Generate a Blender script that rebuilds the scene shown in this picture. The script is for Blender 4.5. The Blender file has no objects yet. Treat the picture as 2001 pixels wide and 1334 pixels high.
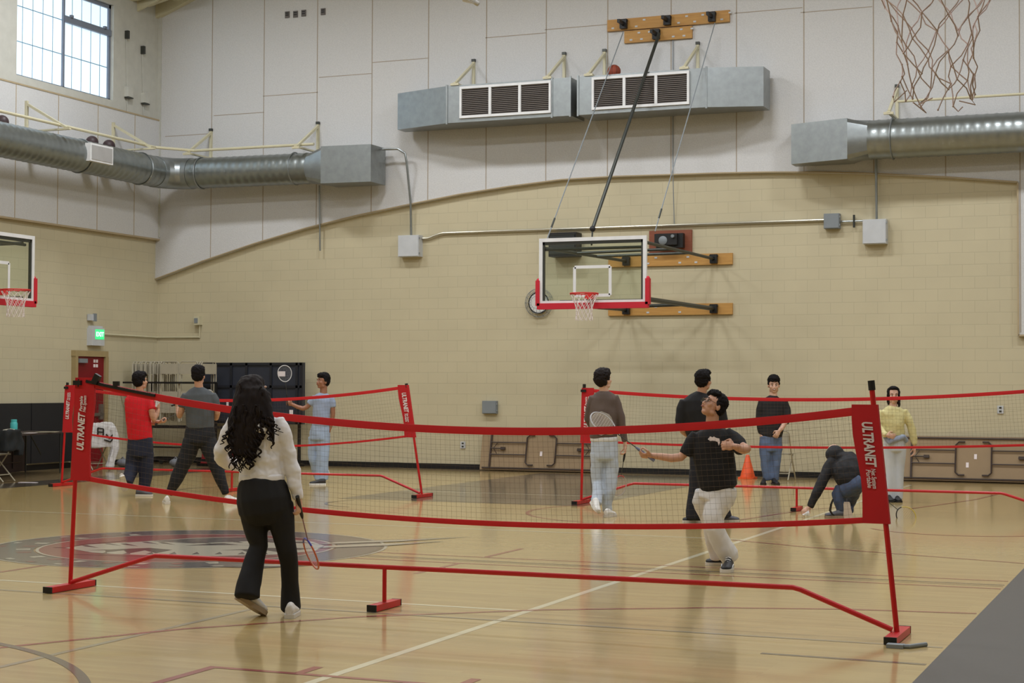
import bpy, math, random
import numpy as np
from mathutils import Vector, Matrix, noise
random.seed(7)
S = bpy.context.scene
COL = S.collection
R = math.radians
# ------------------------------------------------------------------ camera
FPX, YAW, PITCH, ROLL, CH, WY, WX = 3264.26, 0.38908524, 0.02774467, 0.00404777, 1.54512, 28.97667, -19.76163
def _basis():
    f = Vector((-math.sin(YAW)*math.cos(PITCH), math.cos(YAW)*math.cos(PITCH), math.sin(PITCH)))
    r0 = Vector((math.cos(YAW), math.sin(YAW), 0)); u0 = r0.cross(f)
    return f, r0*math.cos(ROLL)+u0*math.sin(ROLL), u0*math.cos(ROLL)-r0*math.sin(ROLL)
CF, CRT, CUP = _basis()
CAMP = Vector((0, 0, CH))
cam = bpy.data.objects.new('camera', bpy.data.cameras.new('camera')); COL.objects.link(cam)
cam.data.lens = 36*FPX/2001; cam.data.sensor_width = 36; cam.data.clip_end = 200
m = Matrix((CRT, CUP, -CF)).transposed().to_4x4(); m.translation = CAMP; cam.matrix_world = m
S.camera = cam
# ------------------------------------------------------------------ view + world
S.view_settings.view_transform = 'Standard'; S.view_settings.look = 'None'; S.view_settings.gamma = 1
S.view_settings.exposure = 0.88
W = bpy.data.worlds.new('world'); S.world = W; W.use_nodes = True
W.node_tree.nodes['Background'].inputs[0].default_value = (0.75, 0.85, 1, 1)
W.node_tree.nodes['Background'].inputs[1].default_value = 1.0
# ------------------------------------------------------------------ lights (high-bay fixtures, see lamp builder for housings)
LAMPS = [(x, y) for x in (-16.6, -12.0, -7.3, -2.3, 3.2) for y in (4.5, 11.5, 18.2, 23.8)]
LAMP_Z, LAMP_W = 9.9, 66.0
for i, (x, y) in enumerate(LAMPS):
    l = bpy.data.lights.new('high_bay_light', 'AREA'); l.shape = 'RECTANGLE'; l.size = 1.3; l.size_y = 0.6
    l.energy = LAMP_W * {4.5: .95, 11.5: .95, 18.2: 1.05, 23.8: 1.5}[y]; l.color = (0.95, 1.0, 1.07)
    o = bpy.data.objects.new('high_bay_light', l); COL.objects.link(o); o.location = (x, y, LAMP_Z-.03)
# ------------------------------------------------------------------ pixel helpers (photo pixel -> point on a real plane)
def ray(px, py): return CF + CRT*((px-1000.5)/FPX) - CUP*((py-667)/FPX)
def AY(px, py, y=WY): d = ray(px, py); return CAMP + d*(y/d.y)
def AX(px, py, x=WX): d = ray(px, py); return CAMP + d*(x/d.x)
def AZ(px, py, z=0.0): d = ray(px, py); return CAMP + d*((z-CH)/d.z)
def AW(px, py, w): return CAMP + ray(px, py)*w
# ------------------------------------------------------------------ materials
def lin(c): return tuple(((v/255)/12.92 if v/255 <= .04045 else ((v/255+.055)/1.055)**2.4) for v in c) + (1,)
MATS = {}
def mat(name, rgb, rough=.6, metal=0, noise_amt=.06, scale=6, bump=0, coat=0, emit=None, estr=0, trans=0, alpha=None, spec=.5, stretch=None, rgb2=None):
    if name in MATS: return MATS[name]
    M = bpy.data.materials.new(name); M.use_nodes = True; nt = M.node_tree; N = nt.nodes; b = N['Principled BSDF']
    c = lin(rgb)
    b.inputs['Roughness'].default_value = rough; b.inputs['Metallic'].default_value = metal
    b.inputs['Specular IOR Level'].default_value = spec
    b.inputs['Coat Weight'].default_value = coat
    tc = N.new('ShaderNodeTexCoord'); mp = N.new('ShaderNodeMapping'); nt.links.new(tc.outputs['Object'], mp.inputs[0])
    if stretch: mp.inputs['Scale'].default_value = stretch
    nz = N.new('ShaderNodeTexNoise'); nz.inputs['Scale'].default_value = scale; nz.inputs['Detail'].default_value = 4
    nt.links.new(mp.outputs[0], nz.inputs[0])
    mx = N.new('ShaderNodeMix'); mx.data_type = 'RGBA'
    d = tuple(max(0, v*(1-noise_amt*2)) for v in c[:3]) + (1,); e = tuple(min(1, v*(1+noise_amt*2)) for v in c[:3]) + (1,)
    if rgb2: d, e = c, lin(rgb2)
    mx.inputs[6].default_value = d; mx.inputs[7].default_value = e
    nt.links.new(nz.outputs[0], mx.inputs[0]); nt.links.new(mx.outputs[2], b.inputs['Base Color'])
    if bump:
        bp = N.new('ShaderNodeBump'); bp.inputs['Strength'].default_value = bump; bp.inputs['Distance'].default_value = .01
        nt.links.new(nz.outputs[0], bp.inputs['Height']); nt.links.new(bp.outputs[0], b.inputs['Normal'])
    if emit: b.inputs['Emission Color'].default_value = lin(emit); b.inputs['Emission Strength'].default_value = estr
    if trans: b.inputs['Transmission Weight'].default_value = trans
    MATS[name] = M; return M
def block_mat(name, rgb, axis):
    M = bpy.data.materials.new(name); M.use_nodes = True; nt = M.node_tree; N = nt.nodes; b = N['Principled BSDF']
    b.inputs['Roughness'].default_value = .62
    tc = N.new('ShaderNodeTexCoord'); sp = N.new('ShaderNodeSeparateXYZ'); cb = N.new('ShaderNodeCombineXYZ')
    nt.links.new(tc.outputs['Object'], sp.inputs[0]); nt.links.new(sp.outputs[axis], cb.inputs[0]); nt.links.new(sp.outputs[2], cb.inputs[1])
    br = N.new('ShaderNodeTexBrick'); nt.links.new(cb.outputs[0], br.inputs[0])
    br.inputs['Scale'].default_value = 1; br.inputs['Brick Width'].default_value = .4064; br.inputs['Row Height'].default_value = .2032
    br.inputs['Mortar Size'].default_value = .006; br.inputs['Mortar Smooth'].default_value = .5; br.offset = .5
    c = lin(rgb)
    br.inputs['Color1'].default_value = tuple(v*1.012 for v in c[:3])+(1,); br.inputs['Color2'].default_value = tuple(v*.988 for v in c[:3])+(1,)
    br.inputs['Mortar'].default_value = tuple(v*.86 for v in c[:3])+(1,)
    nz = N.new('ShaderNodeTexNoise'); nz.inputs['Scale'].default_value = 1.3; nt.links.new(tc.outputs['Object'], nz.inputs[0])
    mr = N.new('ShaderNodeMapRange'); mr.inputs['To Min'].default_value = .93; mr.inputs['To Max'].default_value = 1.07; nt.links.new(nz.outputs[0], mr.inputs[0])
    mu = N.new('ShaderNodeMix'); mu.data_type = 'RGBA'; mu.blend_type = 'MULTIPLY'; mu.inputs[0].default_value = 1
    nt.links.new(br.outputs[0], mu.inputs[6]); nt.links.new(mr.outputs[0], mu.inputs[7]); nt.links.new(mu.outputs[2], b.inputs['Base Color'])
    bp = N.new('ShaderNodeBump'); bp.inputs['Strength'].default_value = .2; bp.inputs['Distance'].default_value = .006; bp.invert = True
    nt.links.new(br.outputs['Fac'], bp.inputs['Height']); nt.links.new(bp.outputs[0], b.inputs['Normal'])
    MATS[name] = M; return M
def wood_floor(name, tint=None, tf=1.0, rough=.12):
    M = bpy.data.materials.new(name); M.use_nodes = True; nt = M.node_tree; N = nt.nodes; b = N['Principled BSDF']; L = nt.links.new
    tc = N.new('ShaderNodeTexCoord'); 
    br = N.new('ShaderNodeTexBrick'); L(tc.outputs['Object'], br.inputs[0]); br.inputs['Scale'].default_value = 1
    br.inputs['Brick Width'].default_value = 1.1; br.inputs['Row Height'].default_value = .057; br.inputs['Mortar Size'].default_value = .0007
    br.offset = .37; br.inputs['Bias'].default_value = -.1
    br.inputs['Color1'].default_value = lin((188, 163, 104)); br.inputs['Color2'].default_value = lin((178, 150, 92)); br.inputs['Mortar'].default_value = lin((160, 132, 82))
    mp = N.new('ShaderNodeMapping'); mp.inputs['Scale'].default_value = (1.1, 3, 1); L(tc.outputs['Object'], mp.inputs[0])
    nz = N.new('ShaderNodeTexNoise'); nz.inputs['Scale'].default_value = 2.2; nz.inputs['Detail'].default_value = 6; L(mp.outputs[0], nz.inputs[0])
    mr = N.new('ShaderNodeMapRange'); mr.inputs['To Min'].default_value = .84; mr.inputs['To Max'].default_value = 1.15; L(nz.outputs[0], mr.inputs[0])
    mu = N.new('ShaderNodeMix'); mu.data_type = 'RGBA'; mu.blend_type = 'MULTIPLY'; mu.inputs[0].default_value = 1
    L(br.outputs[0], mu.inputs[6]); L(mr.outputs[0], mu.inputs[7])
    out = mu.outputs[2]
    if tint:
        mt = N.new('ShaderNodeMix'); mt.data_type = 'RGBA'; mt.inputs[0].default_value = tf; mt.inputs[7].default_value = lin(tint); L(out, mt.inputs[6]); out = mt.outputs[2]
    L(out, b.inputs['Base Color'])
    b.inputs['Roughness'].default_value = .5; b.inputs['Specular IOR Level'].default_value = .3
    b.inputs['Coat Weight'].default_value = 1; b.inputs['Coat Roughness'].default_value = rough; b.inputs['Coat IOR'].default_value = 1.44
    # faint waviness of the varnish
    n2 = N.new('ShaderNodeTexNoise'); n2.inputs['Scale'].default_value = 9; L(tc.outputs['Object'], n2.inputs[0])
    bp = N.new('ShaderNodeBump'); bp.inputs['Strength'].default_value = .05; bp.inputs['Distance'].default_value = .003; L(n2.outputs[0], bp.inputs['Height']); L(bp.outputs[0], b.inputs['Coat Normal'])
    MATS[name] = M; return M
def plank_mat(name, rgb, rgb2):
    M = mat(name, rgb, .55, rgb2=rgb2, scale=2.5, stretch=(1.2, 6, 14), bump=.1); return M
# ------------------------------------------------------------------ mesh builder
class MB:
    def __init__(s): s.v = []; s.f = []; s.mi = []
    def add(s, vs, fs, mi=0):
        n = len(s.v); s.v += [tuple(v) for v in vs]; s.f += [tuple(i+n for i in f) for f in fs]; s.mi += [mi]*len(fs); return s
    def box(s, c, d, rot=None, mi=0):
        hx, hy, hz = d[0]/2, d[1]/2, d[2]/2
        vs = [Vector((x*hx, y*hy, z*hz)) for x in (-1, 1) for y in (-1, 1) for z in (-1, 1)]
        if rot is not None: vs = [rot @ v for v in vs]
        c = Vector(c)
        return s.add([v+c for v in vs], [(0, 1, 3, 2), (4, 6, 7, 5), (0, 4, 5, 1), (2, 3, 7, 6), (0, 2, 6, 4), (1, 5, 7, 3)], mi)
    def bar(s, a, b, w, h, up=(0, 0, 1), mi=0):
        a = Vector(a); b = Vector(b); t = (b-a); L = t.length; t.normalize(); up = Vector(up)
        x = t.cross(up)
        if x.length < 1e-4: x = t.cross(Vector((1, 0, 0)))
        x.normalize(); z = x.cross(t)
        return s.box((a+b)/2, (w, L, h), Matrix((x, t, z)).transposed(), mi)
    def tube(s, pts, r, n=8, mi=0, cap=True, closed=False):
        pts = [Vector(p) for p in pts]; K = len(pts); rs = r if isinstance(r, (list, tuple)) else [r]*K
        base = len(s.v); prev = None; vs = []
        for i, p in enumerate(pts):
            if closed: t = pts[(i+1) % K]-pts[i-1]
            else: t = (pts[min(i+1, K-1)]-pts[max(i-1, 0)])
            if t.length < 1e-9: t = Vector((0, 0, 1))
            t.normalize()
            if prev is None:
                x = t.cross(Vector((0, 0, 1)))
                if x.length < 1e-3: x = t.cross(Vector((0, 1, 0)))
            else: x = prev - t*prev.dot(t)
            if x.length < 1e-6: x = t.orthogonal()
            x.normalize(); prev = x; y = t.cross(x)
            vs += [p + (x*math.cos(2*math.pi*k/n)+y*math.sin(2*math.pi*k/n))*rs[i] for k in range(n)]
        fs = []
        for i in range(K if closed else K-1):
            j = (i+1) % K
            fs += [(i*n+k, i*n+(k+1) % n, j*n+(k+1) % n, j*n+k) for k in range(n)]
        if cap and not closed: fs += [tuple(range(n))[::-1], tuple((K-1)*n+k for k in range(n))]
        return s.add(vs, fs, mi)
    def loft(s, secs, mi=0):
        """secs: list of rings (same count), closed solid"""
        n = len(secs[0]); vs = [v for r in secs for v in r]; K = len(secs)
        fs = [(i*n+k, i*n+(k+1) % n, (i+1)*n+(k+1) % n, (i+1)*n+k) for i in range(K-1) for k in range(n)]
        fs += [tuple(range(n))[::-1], tuple((K-1)*n+k for k in range(n))]
        return s.add(vs, fs, mi)
    def prism(s, poly, d, mi=0):
        """poly: list of 3D points (planar), extruded by vector d"""
        n = len(poly); poly = [Vector(p) for p in poly]; d = Vector(d)
        return s.add(poly+[p+d for p in poly], [tuple(range(n))[::-1], tuple(range(n, 2*n))]+[(k, (k+1) % n, n+(k+1) % n, n+k) for k in range(n)], mi)
    def ell(s, c, r, rot=None, n=14, m_=9, mi=0):
        c = Vector(c); vs = [Vector((0, 0, -1))]
        for j in range(1, m_):
            a = -math.pi/2+math.pi*j/m_
            vs += [Vector((math.cos(a)*math.cos(2*math.pi*k/n), math.cos(a)*math.sin(2*math.pi*k/n), math.sin(a))) for k in range(n)]
        vs.append(Vector((0, 0, 1)))
        rr = Vector(r) if not isinstance(r, (int, float)) else Vector((r, r, r))
        vs = [Vector((v.x*rr.x, v.y*rr.y, v.z*rr.z)) for v in vs]
        if rot is not None: vs = [rot @ v for v in vs]
        fs = [(0, 1+(k+1) % n, 1+k) for k in range(n)]
        for j in range(m_-2):
            fs += [(1+j*n+k, 1+j*n+(k+1) % n, 1+(j+1)*n+(k+1) % n, 1+(j+1)*n+k) for k in range(n)]
        L = len(vs)-1; b0 = 1+(m_-2)*n
        fs += [(b0+k, b0+(k+1) % n, L) for k in range(n)]
        return s.add([v+c for v in vs], fs, mi)
    def lathe(s, prof, c, n=24, axis=None, mi=0):
        c = Vector(c); rings = [[Vector((r*math.cos(2*math.pi*k/n), r*math.sin(2*math.pi*k/n), z)) for k in range(n)] for r, z in prof]
        if axis is not None: rings = [[axis @ v for v in r] for r in rings]
        return s.loft([[v+c for v in r] for r in rings], mi)
    def mesh(s, name):
        me = bpy.data.meshes.new(name); me.from_pydata([tuple(v) for v in s.v], [], s.f); me.validate(); me.update()
        if len(me.polygons) == len(s.mi): me.polygons.foreach_set('material_index', s.mi)
        return me
def recalc(me):
    import bmesh
    bm = bmesh.new(); bm.from_mesh(me); bmesh.ops.recalc_face_normals(bm, faces=bm.faces[:]); bm.to_mesh(me); bm.free()
def smooth(me, ang=None):
    me.polygons.foreach_set('use_smooth', [True]*len(me.polygons))
    if ang:
        import bmesh
        bm = bmesh.new(); bm.from_mesh(me)
        for e in bm.edges:
            if len(e.link_faces) == 2 and e.calc_face_angle(0) > ang: e.smooth = False
        bm.to_mesh(me); bm.free()
def link(name, me, mats, parent=None, sm=0.6, rc=True):
    if rc: recalc(me)
    if sm: smooth(me, sm)
    o = bpy.data.objects.new(name, me); COL.objects.link(o)
    for m_ in (mats if isinstance(mats, (list, tuple)) else [mats]): me.materials.append(m_)
    if parent is not None:
        o.parent = parent; o.matrix_parent_inverse = mw(parent).inverted()
    return o
def mw(o):
    M = Matrix.LocRotScale(o.location, o.rotation_euler, o.scale)
    return (mw(o.parent) @ o.matrix_parent_inverse @ M) if o.parent else M
def obj(name, mb, mats, parent=None, sm=0.6): return link(name, mb.mesh(name), mats, parent, sm)
def tag(o, label=None, cat=None, group=None, kind=None):
    for k, v in (('label', label), ('category', cat), ('group', group), ('kind', kind)):
        if v: o[k] = v
    return o
def thing(name, loc, label, cat, group=None, rz=0):
    o = bpy.data.objects.new(name, None); COL.objects.link(o); o.location = loc; o.rotation_euler = (0, 0, rz); o.empty_display_size = .1
    return tag(o, label, cat, group)
def dup(root, loc, rz, label, group=None):
    def cp(o, par):
        c = o.copy(); COL.objects.link(c)
        if par is not None: c.parent = par
        for ch in [x for x in kids.get(o.name, [])]: cp(ch, c)
        return c
    kids = {}
    for x in list(S.objects):
        if x.parent: kids.setdefault(x.parent.name, []).append(x)
    r = cp(root, None); r.location = loc; r.rotation_euler = (0, 0, rz); tag(r, label, None, group); return r
def text_obj(name, body, size, M4, mt, parent, shear=.25, off=.0, ext=.0008, align='CENTER', space=1.0, width=None):
    cu = bpy.data.curves.new(name, 'FONT'); cu.body = body; cu.size = size; cu.shear = shear; cu.offset = off; cu.extrude = ext
    cu.align_x = align; cu.align_y = 'CENTER'; cu.space_character = space; cu.resolution_u = 3
    to = bpy.data.objects.new(name, cu); COL.objects.link(to)
    dg = bpy.context.evaluated_depsgraph_get(); me = bpy.data.meshes.new_from_object(to.evaluated_get(dg)); bpy.data.objects.remove(to)
    if width:
        xs_ = [v.co.x for v in me.vertices]; k_ = width/(max(xs_)-min(xs_)); me.transform(Matrix.Diagonal((k_, 1, 1, 1)))
    me.transform(M4); me.name = name
    return link(name, me, mt, parent, sm=0)
# ------------------------------------------------------------------ palette
BLOCKB = block_mat('painted_block_back', (198, 187, 156), 0); BLOCKL = block_mat('painted_block_left', (198, 188, 158), 1)
PANEL = mat('acoustic_panel', (208, 207, 206), .95, noise_amt=.07, scale=45, bump=.4)
SEAM = mat('panel_seam', (170, 158, 142), .9)
TRIMC = mat('trim_tan', (176, 158, 126), .6)
PLASTER = mat('cream_plaster', (196, 195, 186), .8)
CREAM = mat('cream_steel', (205, 198, 168), .5)
WOODF = wood_floor('maple_floor')
RED = mat('red_powder_coat', (196, 16, 24), .38, noise_amt=.03, spec=.5)
REDF = mat('red_banner_fabric', (192, 18, 28), .7, noise_amt=.05)
REDT = mat('red_tape_fabric', (205, 26, 32), .7, noise_amt=.05)
BLACK = mat('black_plastic', (18, 17, 18), .5)
DKMET = mat('dark_steel', (70, 72, 68), .4, .6)
WHITE = mat('white_paint', (225, 225, 225), .5)
WTEXT = mat('white_lettering', (236, 224, 224), .7)
GALV = mat('galvanized_steel', (153, 158, 159), .36, .85, noise_amt=.10, scale=9)
GALV2 = mat('galvanized_steel_spiral', (146, 151, 150), .33, .85, noise_amt=.10, scale=5)
GREYB = mat('grey_enamel', (128, 134, 138), .5)
LGREY = mat('light_grey_enamel', (196, 198, 200), .5)
NETM = mat('brown_net_cord', (84, 66, 46), .8)
RUBBER = mat('black_rubber_base', (24, 23, 23), .7)
# ------------------------------------------------------------------ setting
def stru(name, mb, mats, sm=0): o = obj(name, mb, mats, None, sm); o['kind'] = 'structure'; return o
XR, YF, HZ = 9.0, -5.0, 12.6
FLM = [WOODF]; fl = MB(); fl.box(((WX+XR)/2, (WY+YF)/2, -.05), (XR-WX+.4, WY-YF+.4, .1))
def fmi(name, tint, tf=1.0, rough=.12):
    if name not in MATS: FLM.append(wood_floor(name, tint, tf, rough))
    return FLM.index(MATS[name])
LZ = [0.0006]
def fpoly(pts, mi, z=None):
    LZ[0] += .00003
    z = z or LZ[0]; fl.add([(p[0], p[1], z) for p in pts], [tuple(range(len(pts)))], mi)
def fline(a, b, w, mi):
    a = Vector((a[0], a[1], 0)); b = Vector((b[0], b[1], 0)); n = (b-a).normalized().cross(Vector((0, 0, 1)))*w/2
    fpoly([a-n, b-n, b+n, a+n], mi)
def farc(c, r, a0, a1, w, mi, n=48, ry=None):
    LZ[0] += .00003; z = LZ[0]; ry = ry or r
    vs = []
    for i in range(n+1):
        a = R(a0+(a1-a0)*i/n); vs += [(c[0]+(r-w/2)*math.cos(a), c[1]+(ry-w/2)*math.sin(a), z), (c[0]+(r+w/2)*math.cos(a), c[1]+(ry+w/2)*math.sin(a), z)]
    fl.add(vs, [(2*i, 2*i+1, 2*i+3, 2*i+2) for i in range(n)], mi)
mW, mR, mK, mB, mG, mLG, mBD = [fmi(*a) for a in (('paint_white_line', (232, 226, 196), .8), ('paint_red_line', (146, 34, 38), .9), ('paint_black_line', (60, 52, 52), .85),
    ('paint_faded_grey_line', (150, 140, 118), .8), ('paint_dark_key', (80, 73, 62), .9), ('paint_logo_grey', (78, 72, 72), .95), ('paint_black_border', (52, 48, 48), .92))]
mLR, mLL, mLK = fmi('paint_logo_red', (128, 40, 46), .95), fmi('paint_logo_light', (190, 184, 164), .9), fmi('paint_logo_black', (34, 30, 32), .95)
# grey gym floor cover beyond x=-1.4
mGC = len(FLM); FLM.append(mat('grey_court_surround', (84, 79, 72), .6, noise_amt=.03, scale=14, coat=0))
fl.add([(-1.4, YF, .0007), (XR, YF, .0007), (XR, WY, .0007), (-1.4, WY, .0007)], [(0, 1, 2, 3)], mGC)
# black border + outer ground on the left end
fpoly([(WX, 8), (-17.45, 8), (-17.45, WY), (WX, WY)], fmi('paint_outer_brown_and_reflection', (120, 98, 74), .65)); fpoly([(-17.45, 8), (-16.65, 8), (-16.65, WY), (-17.45, WY)], mBD)
fpoly([(-17.45, 28.35), (-1.4, 28.35), (-1.4, WY), (-17.45, WY)], fmi('paint_outer_brown_and_reflection', (120, 98, 74), .65))  # brown strip along the back wall paints in the baseboard's dark reflection
fpoly([(-11.05, 20.62), (-7.45, 20.62), (-7.45, 28.3), (-11.05, 28.3)], mG)                      # painted key
fline((-11.05, 22.62), (-7.45, 22.62), .05, mW)
farc((-6.0, 19.9), 1.8, 130, 300, .05, mR)
fline((-4.3, 5), (-4.3, 27.5), .06, mW)
fline((-9.2, 10.8), (-4.3, 10.8), .05, mW); fline((-18, 16.8), (-4.3, 16.8), .05, mW)
for y, mi in ((14.05, mR), (13.76, mK), (13.49, mR)): fline((-7.2, y), (-1.42, y), .045, mi)
fline((-7.2, 13.66), (-1.42, 13.66), .02, mK)
for y in (12.59, 14.08): fline((-6.02, y), (-6.02, y+.88), .05, mR)
fline((-9.2, 10.9), (-9.2, 12.3), .05, mR)
fline((-9, 10.29), (-1.42, 10.29), .05, mB); fline((-6.1, 6.5), (-6.1, 10.29), .05, mB)
fline((-2.37, 9.64), (-1.42, 9.62), .05, mK)
c3 = (-1.9, 7.15)
pts = [(-6.75, 7.6), (-6.51, 8.11), (-6.0, 9.1), (-5.24, 10.06), (-4.23, 10.9), (-3.15, 11.51), (-2.3, 11.8), (-1.42, 11.95)]
for a, b in zip(pts[:-1], pts[1:]): fline(a, b, .05, mR)
farc((-7.6, 5.4), 2.9, 20, 75, .06, mK)
fline((-5.03, 6.5), (-5.03, 7.95), .06, mR); fline((-5.06, 7.94), (-3.6, 7.94), .05, mR); fline((-4.5, 7.94), (-4.5, 8.18), .06, mR); fline((-3.55, 7.94), (-3.55, 8.18), .06, mR)
for a, b in zip([(-4.4, 16.7), (-3.5, 16.25), (-2.6, 15.95)], [(-3.5, 16.25), (-2.6, 15.95), (-1.42, 15.55)]): fline(a, b, .045, mR)
farc((-2.4, 19.3), 1.1, 210, 330, .05, mR)
for a, b in zip([(-5.0, 19.3), (-4.8, 20.4), (-4.6, 21.4)], [(-4.8, 20.4), (-4.6, 21.4), (-4.3, 22.0)]): fline(a, b, .05, mR)
for a, b in zip([(-3.46, 22.0), (-3.2, 23.0), (-2.9, 24.3)], [(-3.2, 23.0), (-2.9, 24.3), (-2.75, 25.6)]): fline(a, b, .05, mR)
farc((-13.0, 21.6), 1.15, 120, 250, .05, mK); farc((-10.0, 20.0), .8, 150, 260, .04, mK)
# centre logo
LC = (-9.0, 13.75); 
farc(LC, 1.66, 0, 360, .46, mLG, 72); farc(LC, 1.90, 0, 360, .03, mLL, 72); farc(LC, 1.86, 0, 360, .05, mLK, 72)
def disc(c, r, mi, n=64): fpoly([(c[0]+r*math.cos(2*math.pi*k/n), c[1]+r*math.sin(2*math.pi*k/n)) for k in range(n)], mi)
disc(LC, 1.42, mLR); farc(LC, 1.40, 0, 360, .03, mLL, 72)
def lp(pts, mi): 
    # logo-local: u to the picture right (court +x+y diagonal), v away
    ax = Vector((math.cos(.43), math.sin(.43))); ay = Vector((-math.sin(.43), math.cos(.43)))
    fpoly([(LC[0]+ax.x*u+ay.x*v, LC[1]+ax.y*u+ay.y*v) for u, v in pts], mi)
# blocky light marks around the ring (illegible lettering)
for k in range(15):
    a0 = R(120+k*11.5+(6 if k > 7 else 0))
    for rr, ww in ((1.53, .13), (1.79, .06)):
        p = [(rr-ww/2, -.07), (rr+ww/2, -.05), (rr+ww/2, .03), (rr-ww/2, .05)]
        lp([(r_*math.cos(a0)-t_*math.sin(a0), r_*math.sin(a0)+t_*math.cos(a0)) for r_, t_ in p], mLR if k % 2 else mLL)
# abstract snarling head in light, grey and black strokes
lp([(-1.15, -.1), (-1.0, .25), (-.55, .55), (-.1, .95), (.35, 1.1), (.75, .9), (1.15, .55), (1.3, .1), (1.25, -.4), (.9, -.75), (.3, -.9), (-.3, -.85), (-.8, -.55)], mLL)
lp([(-.45, .6), (0, .35), (.5, .6), (1.1, .35), (.8, .85), (.35, 1.05), (-.1, .9)], mLG)
lp([(-.9, -.35), (-.35, -.1), (-.1, -.3), (-.2, -.62), (-.35, -.35), (-.45, -.65), (-.55, -.35), (-.68, -.55), (-.72, -.35)], mLK)
lp([(.35, -.35), (.8, -.1), (1.25, -.12), (1.1, -.3), (.95, -.25), (.9, -.5), (.75, -.3), (.65, -.55), (.55, -.32)], mLK)
lp([(-.05, .12), (.45, .2), (.6, .42), (.25, .38), (.1, .28)], mLK); lp([(-.95, -.72), (.2, -1.02), (.95, -.88), (.9, -.8), (.2, -.93), (-.8, -.62)], mLR)
for k in range(13):                                                        # fur ticks around the muzzle
    u = -1.05+.17*k; v = .62*math.sin(1.2+.9*u)+.12*(k % 2)
    lp([(u, v), (u+.05, v+.02), (u+.22, v-.26), (u+.06, v-.12)], mLG if k % 2 else mLK)
for k in range(9): 
    u = -.7+.21*k; lp([(u, -.72), (u+.07, -.70), (u+.02, -.50)], mLG)
lp([(-1.28, -.05), (-1.1, .35), (-.7, .75), (-.75, .6), (-1.05, .25), (-1.15, -.1)], mLR); lp([(.05, .92), (.7, 1.15), (1.2, .8), (.7, 1.0)], mLR)
lp([(.3, .35), (.55, .12), (.7, .22), (.5, .45)], mLL)
# feathers sweeping past the ring on the right and near side
lp([(1.2, .2), (2.0, .55), (2.75, 1.1), (2.1, .8), (1.5, .62)], mLG); lp([(1.25, .3), (2.0, .6), (2.6, .98), (2.0, .72), (1.4, .5)], mLL)
lp([(1.25, -.15), (1.9, .1), (2.5, .6), (1.8, .3), (1.3, .1)], mLG); lp([(1.3, -.08), (1.9, .18), (2.3, .45), (1.75, .3), (1.3, .06)], mLL)
lp([(.35, -1.75), (.9, -1.9), (1.45, -1.62), (1.1, -1.72), (.7, -1.78)], mLK); lp([(.6, -1.68), (1.0, -1.74), (1.6, -1.5), (1.2, -1.56)], mLL)
stru('floor', fl, FLM)
# back wall: block + proud acoustic panels above an arch
AR = [AY(*p) for p in ((308, 547), (400, 512), (500, 478), (600, 448), (700, 423), (800, 402), (900, 382), (1000, 366), (1100, 353), (1200, 347), (1310, 343.5), (1400, 340.5), (1500, 338.5), (1600, 338.5), (1700, 341), (1850, 348), (1990, 358))]
wb = MB(); wb.box(((WX+XR)/2, WY+.1, HZ/2), (XR-WX+.4, .2, HZ))
PT = .09
poly = [Vector((p.x, WY-.001, p.z)) for p in AR]; poly[0].x = WX
xe = poly[-1].x
poly += [Vector((xe, WY-.001, 2.45)), Vector((XR, WY-.001, 2.45)), Vector((XR, WY-.001, HZ)), Vector((WX, WY-.001, HZ))]
wb.prism(poly, (0, -PT, 0), 1)
yp = WY-PT-.002
def barch(x):
    q = poly[:17]
    for a, b in zip(q[:-1], q[1:]):
        if a.x <= x <= b.x: return a.z+(b.z-a.z)*(x-a.x)/(b.x-a.x)
    return 2.5
for k in range(23):
    x = -18.44+1.2105*k
    if x < XR: z0 = barch(x); wb.box((x, yp, (z0+HZ)/2), (.018, .004, HZ-z0), mi=2)
for a, b in (((330, 268), (418, 262)), ((425, 226), (518, 222)), ((521, 189), (623, 182)), ((630, 152), (728, 146)), ((735, 122), (838, 117)), ((955, 76), (1067, 66)), ((1071, 59), (1186, 51)), ((1441, 26), (1567, 19)), ((1570, 26), (1703, 16))):
    A, B = AY(*a), AY(*b); wb.box(((A.x+B.x)/2, yp, (A.z+B.z)/2), (abs(B.x-A.x)+.06, .004, .014), mi=2)
for a, b in zip(poly[:16], poly[1:17]):                                   # arch trim lip
    wb.bar(a+Vector((0, -PT-.004, .012)), b+Vector((0, -PT-.004, .012)), .02, .035, up=(0, 1, 0), mi=3)
wb.box((xe, WY-PT/2-.006, (poly[16].z+2.45)/2), (.03, PT+.02, poly[16].z-2.45), mi=3); wb.box(((xe+XR)/2, WY-PT/2-.006, 2.45), (XR-xe, PT+.02, .03), mi=3)
# corner column strip
wb.box((WX+.055, WY-PT-.02, (4.6+HZ)/2), (.11, .05, HZ-4.6), mi=4)
stru('wall_back', wb, [BLOCKB, PANEL, SEAM, TRIMC, PLASTER])
wl = MB(); Y0, Y1, Z0, Z1 = 24.42, 27.33, 7.17, 9.06
for (ya, yb, za, zb) in ((YF, WY, 0, Z0), (YF, Y0, Z0, HZ), (Y1, WY, Z0, HZ), (Y0, Y1, Z1, HZ)):
    wl.box((WX-.1, (ya+yb)/2, (za+zb)/2), (.2, yb-ya, zb-za), mi=0 if zb == Z0 else 2)
wl.box((WX+PT/2, (YF+WY)/2, (4.55+6.99)/2), (PT, WY-YF, 6.99-4.55), mi=1)
wl.box((WX+.02, (YF+Y0)/2, (6.99+HZ)/2), (.04, Y0-YF, HZ-6.99), mi=2); wl.box((WX+.02, (Y1+WY)/2, (6.99+HZ)/2), (.04, WY-Y1, HZ-6.99), mi=2)
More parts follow.
